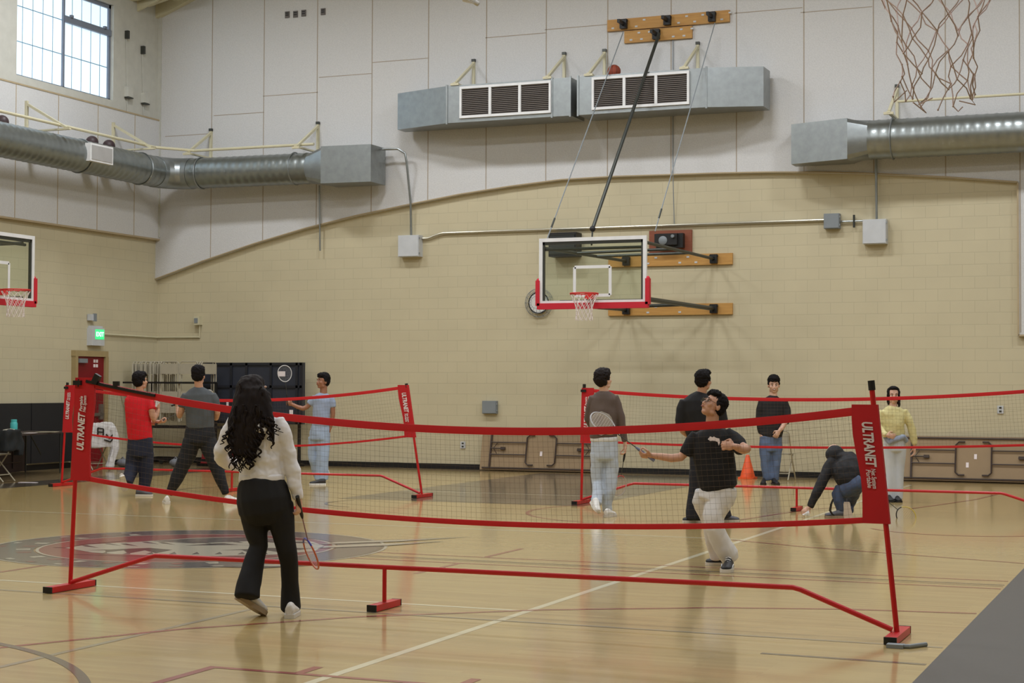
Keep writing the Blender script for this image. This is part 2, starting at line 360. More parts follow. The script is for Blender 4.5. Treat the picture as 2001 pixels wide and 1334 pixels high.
wl.box((WX+.02, (Y0+Y1)/2, (6.99+Z0)/2), (.04, Y1-Y0, Z0-6.99), mi=2); wl.box((WX+.02, (Y0+Y1)/2, (Z1+HZ)/2), (.04, Y1-Y0, HZ-Z1), mi=2)
wl.box((WX+PT/2, (YF+WY)/2, 4.55), (PT+.03, WY-YF, .035), mi=3); wl.box((WX+PT, (YF+WY)/2, 7.0), (.02, WY-YF, .03), mi=3)
for k in range(-4, 20):
    y = 28.0-1.215*k
    if y < WY: wl.box((WX+PT+.001, y, (4.55+6.99)/2), (.004, .018, 2.44), mi=3)
stru('wall_left', wl, [BLOCKL, PANEL, PLASTER, TRIMC])
wr = MB(); wr.box((XR+.1, (YF+WY)/2, HZ/2), (.2, WY-YF+.4, HZ)); stru('wall_right', wr, [mat('cream_wall_far', (200, 188, 150), .8)])
wf = MB(); wf.box(((WX+XR)/2, YF-.1, HZ/2), (XR-WX+.4, .2, HZ)); stru('wall_front', wf, [MATS['cream_wall_far']])
# pitched ceiling deck, rising from both side walls
ce = MB(); zl = 9.75; zr = HZ-.1; xm = -11.5
ce.prism([(WX, YF, zl), (xm, YF, zr), (XR, YF, zr), (XR, YF, zr+.15), (xm, YF, zr+.15), (WX, YF, zl+.15)], (0, WY-YF, 0)); stru('ceiling', ce, [mat('cream_deck', (206, 202, 184), .8)])
def rake(x): return 9.11+(x+19.7)*.371
tr = MB(); tr.prism([(WX, WY-PT-.14, rake(WX)), (WX, WY-PT-.14, zl+.1), (xm, WY-PT-.14, zr+.1), (xm, WY-PT-.14, rake(xm))], (0, .138, 0))
stru('trim_1', tr, [CREAM])
tr = MB(); tr.bar((WX+.6, YF, 9.56), (WX+.6, WY, 9.56), .2, .3); tr.bar((WX+.02, 27.9, 9.42), (WX+1.6, 27.9, 9.55), .16, .3)
tr.bar((WX+.1, 28.35, 9.34), (WX+1.5, 28.35, 9.66), .12, .2); tr.prism([(WX+.04, 28.1, 9.1), (WX+1.1, 28.1, 9.5), (WX+.04, 28.1, 9.6)], (0, .05, 0))
stru('trim_2', tr, [CREAM])
bb = MB(); bb.box(((WX+XR)/2, WY-.008, .05), (XR-WX, .016, .10)); stru('baseboard_back', bb, [BLACK])
bb = MB(); bb.box((WX+.008, (YF+26.15)/2, .05), (.016, 26.15-YF, .10)); bb.box((WX+.008, (27.2+WY)/2, .05), (.016, WY-27.2, .10)); stru('baseboard_left', bb, [BLACK])
# window
PANE = mat('fibreglass_daylight_pane', (200, 215, 225), .5, emit=(214, 236, 255), estr=.54, noise_amt=.02)
GLINE = mat('pane_grid_bar', (90, 120, 140), .5, emit=(150, 190, 210), estr=.14)
FRAME = mat('window_frame_grey', (120, 128, 142), .5)
wn = MB(); xw = WX-.09
wn.box((xw, (Y0+Y1)/2, (Z0+Z1)/2), (.03, Y1-Y0, Z1-Z0)); win = tag(obj('window_1', wn, PANE, sm=0), kind='structure')
g = MB()
ym = 25.87
for k in range(1, 9):
    for a, b in ((Y0, ym), (ym, Y1)):
        if k < 5: y = a+(b-a)*k/5; g.box((xw+.018, y, (Z0+Z1)/2), (.006, .012, Z1-Z0))
for z in (7.82, 8.47): 
    g.box((xw+.018, (Y0+ym)/2, z), (.006, ym-Y0, .016))
    if z < 8: g.box((xw+.018, (Y1+ym)/2, z), (.006, Y1-ym, .016))
obj('pane_grid', g, GLINE, win, sm=0)
g = MB()
for z, h in ((Z0+.015, .04), (Z1-.03, .09)): g.box((xw+.03, (Y0+Y1)/2, z), (.06, Y1-Y0, h))
for y, w_ in ((Y0+.015, .03), (ym, .045), (Y1-.03, .06)): g.box((xw+.03, y, (Z0+Z1)/2), (.06, w_, Z1-Z0))
g.box((xw+.04, (ym+Y1)/2, 8.50), (.08, Y1-ym, .12)); g.box((xw+.09, 26.05, 8.57), (.05, .07, .05)); g.box((xw+.09, 27.1, 8.57), (.05, .07, .05))
obj('window_frame', g, FRAME, win, sm=0)
# door
dr = MB(); dy0, dy1 = 26.24, 27.10
dr.box((WX+.03, (dy0+dy1)/2, 1.06), (.05, dy1-dy0, 2.12)); door = tag(obj('door_1', dr, mat('red_door_paint', (126, 18, 28), .45), sm=0), kind='structure')
g = MB(); g.box((WX+.05, dy0-.04, 1.057), (.1, .08, 2.114)); g.box((WX+.05, dy1+.05, 1.057), (.1, .10, 2.114)); g.box((WX+.05, (dy0+dy1)/2, 2.17), (.1, dy1-dy0+.18, .11)); obj('door_frame', g, mat('tan_frame_paint', (166, 146, 104), .5), door, 0)
g = MB(); g.box((WX+.075, (dy0+dy1)/2, 1.0), (.05, .8, .06)); g.box((WX+.07, dy1-.1, 1.05), (.06, .1, .3)); obj('panic_bar', g, mat('brushed_bar', (140, 130, 120), .4, .6), door, 0)
g = MB(); g.box((WX+.09, dy0+.14, 2.03), (.07, .24, .08)); obj('door_closer', g, GREYB, door, 0)
g = MB()
for a in (0, 1): 
    for b in (0, 1): g.box((WX+.057, 26.80+a*.08, 2.03-b*.09), (.003, .06, .06))
obj('door_sign', g, WTEXT, door, 0)
# lamp housings (above the frame)
hb = mat('fixture_white', (230, 230, 225), .5); hl = mat('fixture_lens', (255, 250, 235), .5, emit=(255, 246, 226), estr=3)
for i, (x, y) in enumerate(LAMPS):
    t = thing('high_bay_lamp', (x, y, LAMP_Z), 'white high-bay ceiling lamp hanging over the court', 'ceiling lamp', 'high-bay lamps over the court')
    g = MB(); g.box((x, y, LAMP_Z+.08), (1.36, .66, .12)); 
    for s_ in (-.5, .5): g.tube([(x+s_, y, LAMP_Z+.1), (x+s_, y, min(HZ-.2, zl+(x-WX)*(zr-zl)/(xm-WX) if x < xm else HZ-.2)+.04)], .006, 5)
    obj('housing', g, hb, t, 0)
    g = MB(); g.box((x, y, LAMP_Z), (1.28, .58, .012)); obj('diffuser', g, hl, t, 0)
# ------------------------------------------------------------------ ducts and things on the back wall
def grille(parent, xa, xb, y, za, zb):
    g = MB(); w = xb-xa
    for z in (za+.02, zb-.02): g.box(((xa+xb)/2, y-.02, z), (w, .04, .045))
    for k in range(4): g.box((xa+.02+(w-.04)*k/3, y-.02, (za+zb)/2), (.05 if k in (1, 2) else .04, .042, zb-za))
    fr = obj('grille_frame', g, WHITE, parent, 0)
    g = MB(); n = 15
    for k in range(n): g.box(((xa+xb)/2, y-.012, za+.05+(zb-za-.1)*k/(n-1)), (w-.05, .02, .006), Matrix.Rotation(R(35), 3, 'X'))
    obj('louvres', g, mat('louvre_metal', (132, 124, 118), .5), fr, 0)
    g = MB(); g.box(((xa+xb)/2, y-.003, (za+zb)/2), (w-.03, .004, zb-za-.03)); obj('shade_sheet', g, mat('duct_inside_shade', (42, 36, 34), .8), fr, 0)  # dark sheet on the closed duct face stands for the shade behind the louvres
def plan_duct(name, label, plan, z0, z1, seams, group=None):
    t = thing(name, (plan[0][0], plan[0][1], z0), label, 'air duct', group)
    g = MB(); g.prism([(x, y, z0) for x, y in plan], (0, 0, z1-z0)); obj('duct_body', g, GALV, t, 0)
    for x, y, dx, w_ in seams: obj('joint_flange', MB().box((x, y, (z0+z1)/2), (.035, .03, z1-z0+.04)), GALV, t, 0)
    return t
ZD0, ZD1 = 6.43, 7.12
A = plan_duct('rectangular_duct', 'galvanized rectangular wall duct with three louvred panels, left of the pair under no basketball', [(-14.0, 28.72), (-14.0, 28.38), (-12.8, 28.0), (-10.36, 28.0), (-10.36, 28.72)], ZD0, ZD1, [(-12.8, 28.0, 0, 0), (-10.72, 28.0, 0, 0), (-10.37, 28.0, 0, 0)])
A['label'] = 'galvanized rectangular duct with three louvred panels, left neighbour of the duct carrying the basketball'
grille(A, -12.53, -10.73, 28.0, 6.50, 7.08)
B = plan_duct('rectangular_duct', 'galvanized rectangular duct with three louvred panels and a basketball lying on top', [(-10.22, 28.72), (-10.22, 28.0), (-7.85, 28.0), (-6.9, 28.25), (-6.9, 28.72)], ZD0, ZD1, [(-10.22, 28.0, 0, 0), (-7.85, 28.0, 0, 0)])
grille(B, -9.95, -8.15, 28.0, 6.50, 7.08)
for o_, x_ in ((A, -13.4), (B, -7.4)):
    pass
def ring(c, axis, r, n=28):
    axis = Vector(axis).normalized(); x = axis.cross(Vector((0, 0, 1))).normalized(); y = axis.cross(x)
    return [Vector(c)+(x*math.cos(2*math.pi*k/n)+y*math.sin(2*math.pi*k/n))*r for k in range(n)]
def spiral(a, b, r, pitch=.16, depth=.008, n=28):
    a = Vector(a); b = Vector(b); L = (b-a).length; K = int(L/pitch*4); secs = []
    for i in range(K+1):
        secs.append(ring(a.lerp(b, i/K), b-a, r+(depth if i % 4 == 0 else 0), n))
    return secs
def rect_to_round(yz, x0, x1, c, r, n=28):
    """yz: (y0,y1,z0,z1) rectangle at x0; circle centre c(y,z) at x1"""
    y0, y1, z0, z1 = yz; A_, B_ = [], []
    for k in range(n):
        a = 2*math.pi*k/n; cx, cz = math.cos(a), math.sin(a); s_ = 1/max(abs(cx), abs(cz))
        A_.append(Vector((x0, (y0+y1)/2+cx*s_*(y1-y0)/2, (z0+z1)/2+cz*s_*(z1-z0)/2))); B_.append(Vector((x1, c[0]+cx*r, c[1]+cz*r)))
    return [A_, B_]
# right duct
t = thing('spiral_duct', (-6.45, 28.4, 5.42), 'galvanized round spiral duct with square end box, at the right under the near hoop net', 'air duct')
g = MB(); g.prism([(x, y, 5.42) for x, y in ((-6.45, 28.75), (-6.45, 28.40), (-5.42, 28.06), (-5.42, 28.75))], (0, 0, .69)); obj('end_box', g, GALV, t, 0)
g = MB(); g.loft(rect_to_round((28.06, 28.75, 5.42, 6.11), -5.42, -5.1, (28.42, 5.77), .335)); obj('transition', g, GALV, t, .3)
g = MB(); g.loft(spiral((-5.1, 28.42, 5.77), (4, 28.42, 5.77), .33)); obj('round_duct', g, GALV2, t, 1.2)
for x in (-4.72, -1.2): obj('hanger_band', MB().tube(ring((x, 28.42, 5.77), (1, 0, 0), .345), .014, 5, closed=True), GALV, t)
# left duct: along left wall, elbow in the corner, along back wall into box
t = thing('spiral_duct', (-14.45, 28.4, 5.42), 'long galvanized round duct bending round the left corner into a square end box', 'air duct')
XL, YB, ZL, RL = -19.06, 28.32, 5.79, .30
g = MB(); secs = spiral((XL, 17.0, ZL), (XL, YB-.55, ZL), RL)
obj_d = g.loft(secs); obj('round_duct', g, GALV2, t, 1.2)
g = MB(); secs = []
for k in range(5):
    a = R(90*k/4); secs.append(ring((XL+.55-.55*math.cos(a), YB-.55+.55*math.sin(a), ZL), (math.sin(a), math.cos(a), 0), RL+.012))
g.loft(secs); obj('elbow', g, GALV, t, .25)
g = MB(); g.loft(spiral((XL+.55, YB, ZL), (-15.85, YB+.06, ZL-.01), RL)); obj('round_duct', g, GALV2, t, 1.2)
g = MB(); secs = rect_to_round((28.02, 28.72, 5.43, 6.14), -15.45, -15.85, (YB+.06, ZL-.01), RL); g.loft(secs); obj('transition', g, GALV, t, .3)
g = MB(); g.prism([(x, y, 5.43) for x, y in ((-15.45, 28.72), (-15.45, 28.02), (-14.42, 28.10), (-14.42, 28.72))], (0, 0, .71)); obj('end_box', g, GALV, t, 0)
for c_, ax in (((-18.3, YB, ZL), (1, 0, 0)), ((-16.2, YB+.06, ZL), (1, 0, 0)), ((XL, 25.4, ZL), (0, 1, 0)), ((XL, 27.3, ZL), (0, 1, 0))): obj('hanger_band', MB().tube(ring(c_, ax, RL+.012), .014, 5, closed=True), GALV, t)
g = MB(); xs = XL+RL+.07
ra, rb = AX(177, 280, xs), AX(221, 321, xs); ry, rz = (ra.y+rb.y)/2, (ra.z+rb.z)/2; rw = rb.y-ra.y; g.box((xs-.06, ry, rz), (.12, rw, .33)); obj('register_box', g, WHITE, t, 0)
g = MB(); g.box((xs+.004, ry, rz), (.01, rw-.07, .26)); obj('register_face', g, mat('register_face_grey', (168, 166, 164), .6), t, 0)
# brackets
def bracket(x, z0, z1, label, yo=28.05):
    t = thing('duct_bracket', (x, WY-PT, z0), label, 'bracket', 'cream brackets holding the ducts')
    g = MB(); g.box((x, WY-PT-.025, (z0+z1)/2), (.05, .05, z1-z0)); obj('wall_plate', g, CREAM, t, 0)
    g = MB(); g.bar((x, WY-PT-.04, z1-.05), (x, yo, z0+.02), .045, .045); obj('brace', g, CREAM, t, 0)
    g = MB(); g.bar((x, WY-PT, z0), (x, yo-.08, z0), .06, .03); g.box((x, yo-.05, z0-.02), (.16, .05, .04)); obj('arm', g, CREAM, t, 0)
    g = MB(); g.box((x, WY-PT-.03, z1+.02), (.07, .06, .05)); obj('fastener', g, DKMET, t, 0)
for x, l_ in ((-12.64, 'over the left louvred duct, its left end'), (-10.81, 'over the left louvred duct, its right end'), (-10.02, 'just left of the basketball'), (-8.25, 'over the right louvred duct, near the wooden beam')):
    bracket(x, 7.16, 7.72, 'cream triangular bracket '+l_)
bracket(-4.72, 6.16, 6.72, 'cream triangular bracket over the right round duct')
for x, l_ in ((-18.44, 'left one near the corner'), (-15.98, 'right one, over the square end box')): bracket(x, 6.16, 6.72, 'cream triangular bracket on the back wall, '+l_)
for y, l_ in ((24.62, 'below the big window'), (27.25, 'nearest the corner')):
    t = thing('duct_bracket', (WX+PT, y, 6.16), 'cream triangular bracket on the left wall, '+l_, 'bracket', 'cream brackets holding the ducts')
    g = MB(); g.box((WX+PT+.025, y, 6.44), (.05, .05, .56)); obj('wall_plate', g, CREAM, t, 0)
    g = MB(); g.bar((WX+PT+.04, y, 6.66), (XL+.3, y, 6.18), .045, .045); obj('brace', g, CREAM, t, 0)
    g = MB(); g.bar((WX+PT, y, 6.16), (XL+.38, y, 6.16), .06, .03); obj('arm', g, CREAM, t, 0)
def pipe(name, pts, r, label, cat='pipe', m_=None, kids=()):
    o = obj(name, MB().tube(pts, r, 8), m_ or GALV); tag(o, label, cat); return o
g = pipe('duct_rail', [(XL+.15, 17, 6.24), (XL+.15, 27.6, 6.24), (XL+.7, 28.15, 6.22), (-15.7, 28.2, 6.22)], .028, 'cream pipe rail running above the left round duct', 'rail', CREAM)
pipe('duct_rail', [(-4.6, 28.2, 6.36), (1.0, 28.2, 6.36)], .022, 'cream pipe rail above the right round duct', 'rail', CREAM)
# balls on the ducts
DK = mat('dark_maroon_rubber', (62, 44, 46), .5)
for p, l_ in (((180, 268), 'dark ball on the left duct, left of the two above the square register'), ((213, 273), 'dark ball on the left duct, right of the two above the square register'), ((4, 230), 'dark ball on the left duct at the picture edge')):
    q = AX(p[0], p[1], XL-.22); q.z = ZL+.36
    tag(obj('ball', MB().ell(q, .12, n=20, m_=12), DK), l_, 'ball', 'balls stuck on the left duct')
q = Vector((-9.66, 28.35, ZD1+.12)); BB = mat('orange_brown_basketball', (142, 62, 40), .7, bump=.2, scale=80)
t = obj('basketball', MB().ell(q, .12, n=24, m_=14), BB); tag(t, 'worn orange basketball lying on top of the louvred duct', 'basketball')
g = MB()
for ax in ((1, 0, 0), (0, 0, 1), (.75, .66, 0)): g.tube(ring(q, ax, .1195, 32), .0028, 5, closed=True)
obj('seams', g, BLACK, t)
# conduits and boxes
yw = WY-.03
def ebox(name, x0, x1, z0, z1, d, m_, label, cat='electrical box', y=WY):
    t = thing(name, ((x0+x1)/2, y, z0), label, cat)
    g = MB(); g.box(((x0+x1)/2, y-d/2, (z0+z1)/2), (x1-x0, d, z1-z0)); obj('housing', g, m_, t, 0)
    g = MB(); g.box(((x0+x1)/2, y-d-.006, (z0+z1)/2), (x1-x0-.02, .012, z1-z0-.02)); obj('cover', g, m_, t, 0)
    g = MB()
    for z in (z0+.06, z1-.06): g.box((x1+.008, y-d+.01, z), (.016, .03, .03))
    obj('latch', g, GREYB, t, 0); return t
ebox('electrical_box', -14.18, -13.74, 4.05, 4.46, .18, LGREY, 'light grey electrical box under the curved conduit, on the left of the arch')
ebox('electrical_box', -5.98, -5.71, 4.33, 4.59, .14, GREYB, 'small mid-grey junction box at the right end of the long conduit')
ebox('electrical_box', -5.30, -4.90, 4.04, 4.46, .18, LGREY, 'light grey electrical box under the right spiral duct')
ebox('wall_box', -12.45, -12.16, 1.06, 1.30, .08, GREYB, 'small square grey wall box low on the block wall', 'wall box')
pipe('conduit', [(-14.4, 28.55, 6.10), (-14.1, 28.6, 6.10), (-13.98, 28.66, 6.02), (-13.95, 28.68, 5.85), (-13.95, 28.86, 5.1), (-13.95, 28.9, 4.45)], .022, 'grey conduit curving down from the left end box to the electrical box', 'conduit')
pts = [(-13.74, 4.40), (-13.6, 4.40), (-13.45, 4.45), (-13.3, 4.49), (-13.1, 4.49), (-5.98, 4.49)]
pipe('conduit', [(x, WY-.05, z-.0*x) for x, z in pts], .022, 'long horizontal steel conduit across the block wall above the backboard', 'conduit', mat('bright_conduit', (170, 165, 150), .3, .7))
pipe('conduit', [(-5.71, WY-.05, 4.45), (-5.30, WY-.05, 4.45)], .016, 'short conduit joining the two right electrical boxes', 'conduit')
pipe('conduit_clamp', [(-5.47, WY-.06, 4.34), (-5.47, WY-.06, 4.56)], .02, 'short dark vertical clamp across the short conduit', 'clamp', DKMET)
pipe('conduit', [(-5.07, 28.8, 5.5), (-5.07, 28.86, 4.45)], .022, 'grey vertical conduit dropping from the right spiral duct', 'conduit')
q = AY(626, 490, 28.86); pipe('conduit', [(q.x, 28.8, 5.5), (q.x, 28.85, q.z)], .016, 'thin grey conduit hanging free below the left duct, across the arch', 'conduit')
q = AY(1316, 345, 28.9); pipe('cable', [(q.x, WY-PT-.02, 8.0), (q.x, WY-PT-.02, 5.4), (q.x, WY-.02, 4.5)], .008, 'thin cable running down the wall behind the backboard', 'cable', GREYB)
pipe('conduit', [(WX+.03, 26.98, 2.56), (WX+.03, WY-.03, 2.55), (-18.72, WY-.03, 2.55), (-18.72, WY-.03, 2.80)], .018, 'cream conduit from the exit sign round the corner to a small box', 'conduit', CREAM)
t = thing('alarm_box', (-18.74, WY, 2.80), 'small cream alarm box on the back wall near the left corner', 'alarm box')
obj('housing', MB().box((-18.74, WY-.06, 2.88), (.13, .12, .17)), CREAM, t, 0); obj('lens', MB().box((-18.75, WY-.125, 2.88), (.08, .01, .1)), GREYB, t, 0)
for (px, py, l_) in ((1955, 800, 'small white wall outlet on the block wall at the right'), (905, 869, 'small wall outlet near the folded table on the left')):
    q = AY(px, py, WY); t = thing('wall_outlet', q, l_, 'outlet'); obj('cover', MB().box((q.x, WY-.01, q.z), (.10, .02, .13)), LGREY, t, 0)
    obj('sockets', MB().box((q.x, WY-.022, q.z+.03), (.04, .004, .03)).box((q.x, WY-.022, q.z-.03), (.04, .004, .03)), DKMET, t, 0)
for px, py in ((562, 29), (578, 28), (594, 26), (632, 23)):
    q = AY(px, py, WY-PT); t = thing('wall_vent', q, {562: 'left', 578: 'middle', 594: 'right'}.get(px, 'lone')+(' one of the three small dark square vents high on the back wall' if px < 600 else ' small dark square vent high on the back wall, right of the three'), 'vent', 'small square vents high up')
    obj('vent_frame', MB().box((q.x, WY-PT-.01, q.z), (.10, .02, .13)), mat('vent_grey', (104, 98, 96), .7), t, 0)
    obj('slots', MB().box((q.x, WY-PT-.021, q.z+.03), (.07, .004, .02)).box((q.x, WY-PT-.021, q.z-.01), (.07, .004, .02)), BLACK, t, 0)
for (pt, pb, l_) in (((247, 68), (249, 180), 'left of two small dark fixtures with a drop pipe beside the window'), ((278, 98), (281, 192), 'right of two small dark fixtures with a drop pipe beside the window')):
    a, b = AX(*pt, WX+.06), AX(*pb, WX+.06); t = thing('wall_fixture', a, l_, 'fixture')
    obj('head', MB().box((WX+.08, a.y, a.z), (.08, .06, .16)), DKMET, t, 0)
    obj('drop_pipe', MB().tube([(WX+.06, a.y, a.z), (WX+.06, b.y, 7.0)], .008, 6), PLASTER, t, 0)
    obj('base_box', MB().box((WX+.09, b.y, b.z), (.1, .16, .2)), PLASTER, t, 0); obj('base_slot', MB().box((WX+.10, b.y, b.z-.12), (.1, .17, .02)), DKMET, t, 0)
# exit sign + horn
t = thing('exit_sign', (WX, 26.83, 2.36), 'green lit exit sign in a white casing above the red door', 'exit sign')
obj('casing', MB().box((WX+.06, 26.83, 2.50), (.12, .40, .34)).box((WX+.05, 26.83, 2.69), (.09, .34, .04)), LGREY, t, 0)
obj('lit_face', MB().box((WX+.123, 26.87, 2.545), (.006, .28, .19)), mat('exit_green_face', (60, 200, 120), .5, emit=(50, 200, 115), estr=.7), t, 0)
M4 = Matrix.Translation((WX+.128, 26.87, 2.545)) @ Matrix(((0, 0, 1, 0), (1, 0, 0, 0), (0, 1, 0, 0), (0, 0, 0, 1)))
text_obj('lettering', 'EXIT', .12, M4, mat('exit_green_letters', (190, 255, 215), .5, emit=(180, 255, 210), estr=1.3), t, shear=0, off=.003)
t = thing('alarm_horn', (WX, 26.7, 2.80), 'small grey alarm horn on the block wall above the exit sign', 'alarm')
obj('housing', MB().box((WX+.05, 26.68, 2.87), (.08, .12, .12)), LGREY, t, 0); obj('horn', MB().box((WX+.10, 26.74, 2.87), (.06, .05, .15)), GREYB, t, 0)
# ------------------------------------------------------------------ basketball equipment on back wall
OAK = plank_mat('varnished_oak_board', (206, 158, 84), (168, 118, 56)); OAK2 = plank_mat('reddish_board', (150, 84, 56), (116, 60, 40))
def board(x0, x1, z0, z1, label, y, knobs, m_=OAK, d=.05, holes=()):
    t = thing('mounting_board', ((x0+x1)/2, y, z0), label, 'board')
    obj('plank', MB().box(((x0+x1)/2, y-d/2, (z0+z1)/2), (x1-x0, d, z1-z0)), m_, t, 0)
    for x in knobs:
        dp = .34 if z0 > 7 else .08
        g = MB(); g.box((x, y-d-.04, (z0+z1)/2), (.13, .08, z1-z0-.04)); g.box((x, y-d-dp/2, (z0+z1)/2), (.05, dp, .06)); g.tube([(x-.08, y-d-.05, (z0+z1)/2+.05), (x+.08, y-d-.05, (z0+z1)/2+.05)], .018, 6); obj('pivot_bracket', g, BLACK, t, 0)
    for x in holes:
        obj('bolt_plate', MB().box((x, y-d-.003, z0+.05), (.05, .006, .03)), LGREY, t, 0); obj('bolt_plate', MB().box((x+.15, y-d-.003, z1-.05), (.05, .006, .03)), LGREY, t, 0)
    return t
yp_ = WY-PT-.004
board(-9.96, -7.66, 8.25-.17, 8.25+.04, 'upper long varnished wood board of the high pair holding the hoop cables', yp_, (-9.63, -8.80, -7.97), holes=(-9.85, -9.4, -8.6, -8.3, -7.8))
board(-9.63, -8.35, 7.84, 8.06, 'shorter varnished wood board just below the long high one', yp_, (-9.01,), holes=(-9.5, -9.3, -8.7, -8.5))
board(-9.96, -7.63, 3.76, 3.96, 'varnished wood board behind the top arms of the backboard', WY, (-9.6, -7.96), holes=(-9.2, -8.6, -8.3))
board(-9.96, -7.63, 2.87, 3.07, 'lowest varnished wood board, under the right backboard corner', WY, (-9.6, -7.96), holes=(-9.2, -8.6))
t = board(-9.18, -8.38, 4.0, 4.4, 'reddish wood panel carrying the hoop winch motor', WY, (), OAK2)
g = MB(); g.box((-8.8, WY-.17, 4.22), (.42, .2, .2)); g.box((-8.75, WY-.14, 4.20), (.5, .12, .26)); obj('winch_motor', g, BLACK, t, 0)
g = MB(); g.lathe([(.07, 0), (.08, .02), (.08, .14), (.05, .16)], (-8.85, WY-.14, 4.20), 18, Matrix.Rotation(R(90), 3, 'X')); g.lathe([(.03, 0), (.03, .12)], (-8.66, WY-.2, 4.27), 12, Matrix.Rotation(R(90), 3, 'X')); obj('winch_drum', g, GREYB, t)
# the backboard
def backboard_unit(name, c, facing, label, bw=1.87, bh=1.10, far=False):
    """c = centre of board bottom on the glass face; facing = unit vector towards court"""
    F = Vector(facing); X = Vector((0, 0, 1)).cross(F); M3 = Matrix((X, F, Vector((0, 0, 1)))).transposed()
    c = Vector(c); P_ = lambda x, y, z: c + M3 @ Vector((x, y, z))
    t = thing(name, c, label, 'basketball hoop')
    g = MB()
    for z in (.03, bh-.03): g.box(P_(0, -.02, z), (bw, .05, .06), M3)
    for x in (-bw/2+.03, bw/2-.03): g.box(P_(x, -.02, bh/2), (.06, .05, bh-.12), M3)
    obj('board_frame', g, WHITE, t, 0)
    g = MB()
    for x in (-bw/2+.075, bw/2-.075): g.box(P_(x, -.03, bh/2), (.035, .04, bh-.12), M3)
    g.box(P_(0, -.03, bh-.085), (bw-.12, .04, .05), M3); obj('inner_frame', g, DKMET, t, 0)
    GL = MATS.get('tinted_backboard_glass')
    if GL is None:
        GL = bpy.data.materials.new('tinted_backboard_glass'); GL.use_nodes = True; nt = GL.node_tree; nt.nodes.clear()
        o_ = nt.nodes.new('ShaderNodeOutputMaterial'); mx_ = nt.nodes.new('ShaderNodeMixShader'); tb = nt.nodes.new('ShaderNodeBsdfTransparent'); gb = nt.nodes.new('ShaderNodeBsdfGlossy'); fr = nt.nodes.new('ShaderNodeValue')
        tb.inputs[0].default_value = (.93, .97, .94, 1); gb.inputs['Roughness'].default_value = .05; fr.outputs[0].default_value = .05
        nt.links.new(fr.outputs[0], mx_.inputs[0]); nt.links.new(tb.outputs[0], mx_.inputs[1]); nt.links.new(gb.outputs[0], mx_.inputs[2]); nt.links.new(mx_.outputs[0], o_.inputs[0]); MATS['tinted_backboard_glass'] = GL
    gl = obj('glass', MB().box(P_(0, -.02, bh/2), (bw-.1, .012, bh-.1), M3), GL, t, 0)
    g = MB(); sw, sh, z0 = .62, .47, .14
    for z in (z0, z0+sh): g.box(P_(0, -.010, z), (sw, .004, .05), M3)
    for x in (-sw/2, sw/2): g.box(P_(x, -.010, z0+sh/2), (.05, .004, sh), M3)
    obj('target_square', g, WHITE, t, 0)
    g = MB(); g.box(P_(0, -.02, -.03), (bw+.06, .09, .10), M3)
    for x in (-1, 1): g.box(P_(x*(bw/2+.02), -.02, .19), (.07, .09, .42), M3); g.ell(P_(x*(bw/2+.02), -.02, .40), (.034, .034, .04))
    obj('edge_padding', g, mat('red_edge_padding', (196, 24, 44), .6), t, .5)
    rc = P_(0, .38, .16-.01); rr = .228
    g = MB(); g.tube([rc+Vector((math.cos(2*math.pi*k/32)*rr, math.sin(2*math.pi*k/32)*rr, 0)) for k in range(32)], .010, 8, closed=True)
    g.box(P_(0, .09, .12), (.12, .18, .10), M3)
    for k in range(12): g.tube([rc+Vector((math.cos(2*math.pi*k/12)*rr, math.sin(2*math.pi*k/12)*rr, -.01)), rc+Vector((math.cos(2*math.pi*k/12)*rr, math.sin(2*math.pi*k/12)*rr, -.03))], .006, 5)
    rim = obj('rim', g, mat('rim_red', (206, 40, 36), .45), t)
    net(rc, rr, .42, rim, .0045 if far else .004, seed=3)
    return t, P_
def net(rc, rr, L, parent, r, seed=1, rows=6, rag=0.0, tw=12, cord=None):
    g = MB(); rnd = random.Random(seed); P2 = {}
    prof = [1, .86, .72, .63, .58, .57, .60, .62]
    for j in range(rows+1):
        f = j/rows; rad = rr*(np.interp(f*7, range(8), prof))
        for k in range(tw):
            a = 2*math.pi*(k+(.5 if j % 2 else 0))/tw
            jit = rag*f
            P2[j, k] = rc+Vector((math.cos(a)*rad, math.sin(a)*rad, -.02-L*f))+Vector((rnd.uniform(-1, 1), rnd.uniform(-1, 1), rnd.uniform(-1, 1)))*jit
    for j in range(rows):
        for k in range(tw):
            nb = (k, (k-1) % tw) if j % 2 == 0 else (k, (k+1) % tw)
            for q_ in nb:
                if rag and j > 1 and rnd.random() < .10: continue
                a_, b_ = P2[j, k], P2[j+1, q_]; mid = (a_+b_)/2+Vector((rnd.uniform(-1, 1), rnd.uniform(-1, 1), rnd.uniform(-.6, .2)))*rag*.5
                g.tube([a_, mid, b_] if rag else [a_, b_], r, 5)
        if rag:
            for k in range(tw): g.ell(P2[j+1, k], r*1.7, n=6, m_=4)
    if rag:
        for k in range(0, tw, 2):
            p = P2[rows, k]; g.tube([p, p+Vector((rnd.uniform(-.03, .03), rnd.uniform(-.03, .03), -.02)), p+Vector((rnd.uniform(-.05, .05), rnd.uniform(-.05, .05), rnd.uniform(-.01, .03)))], r, 5)
    return obj('hoop_net', g, cord or mat('white_net_cord', (226, 214, 210), .8), parent)
t, P_ = backboard_unit('basketball_hoop', (-9.185, 25.86, 2.93), (0, -1, 0), 'glass backboard with red padding and white net, braced off the back wall at centre')
g = MB()
for a, b, r in (((-.90, -.06, 1.02), None, .03),): pass
TL, TR_, BLp, BRp = P_(.88, -.07, .98), P_(-.88, -.07, .98), P_(.8, -.07, .02), P_(-.88, -.07, .1)
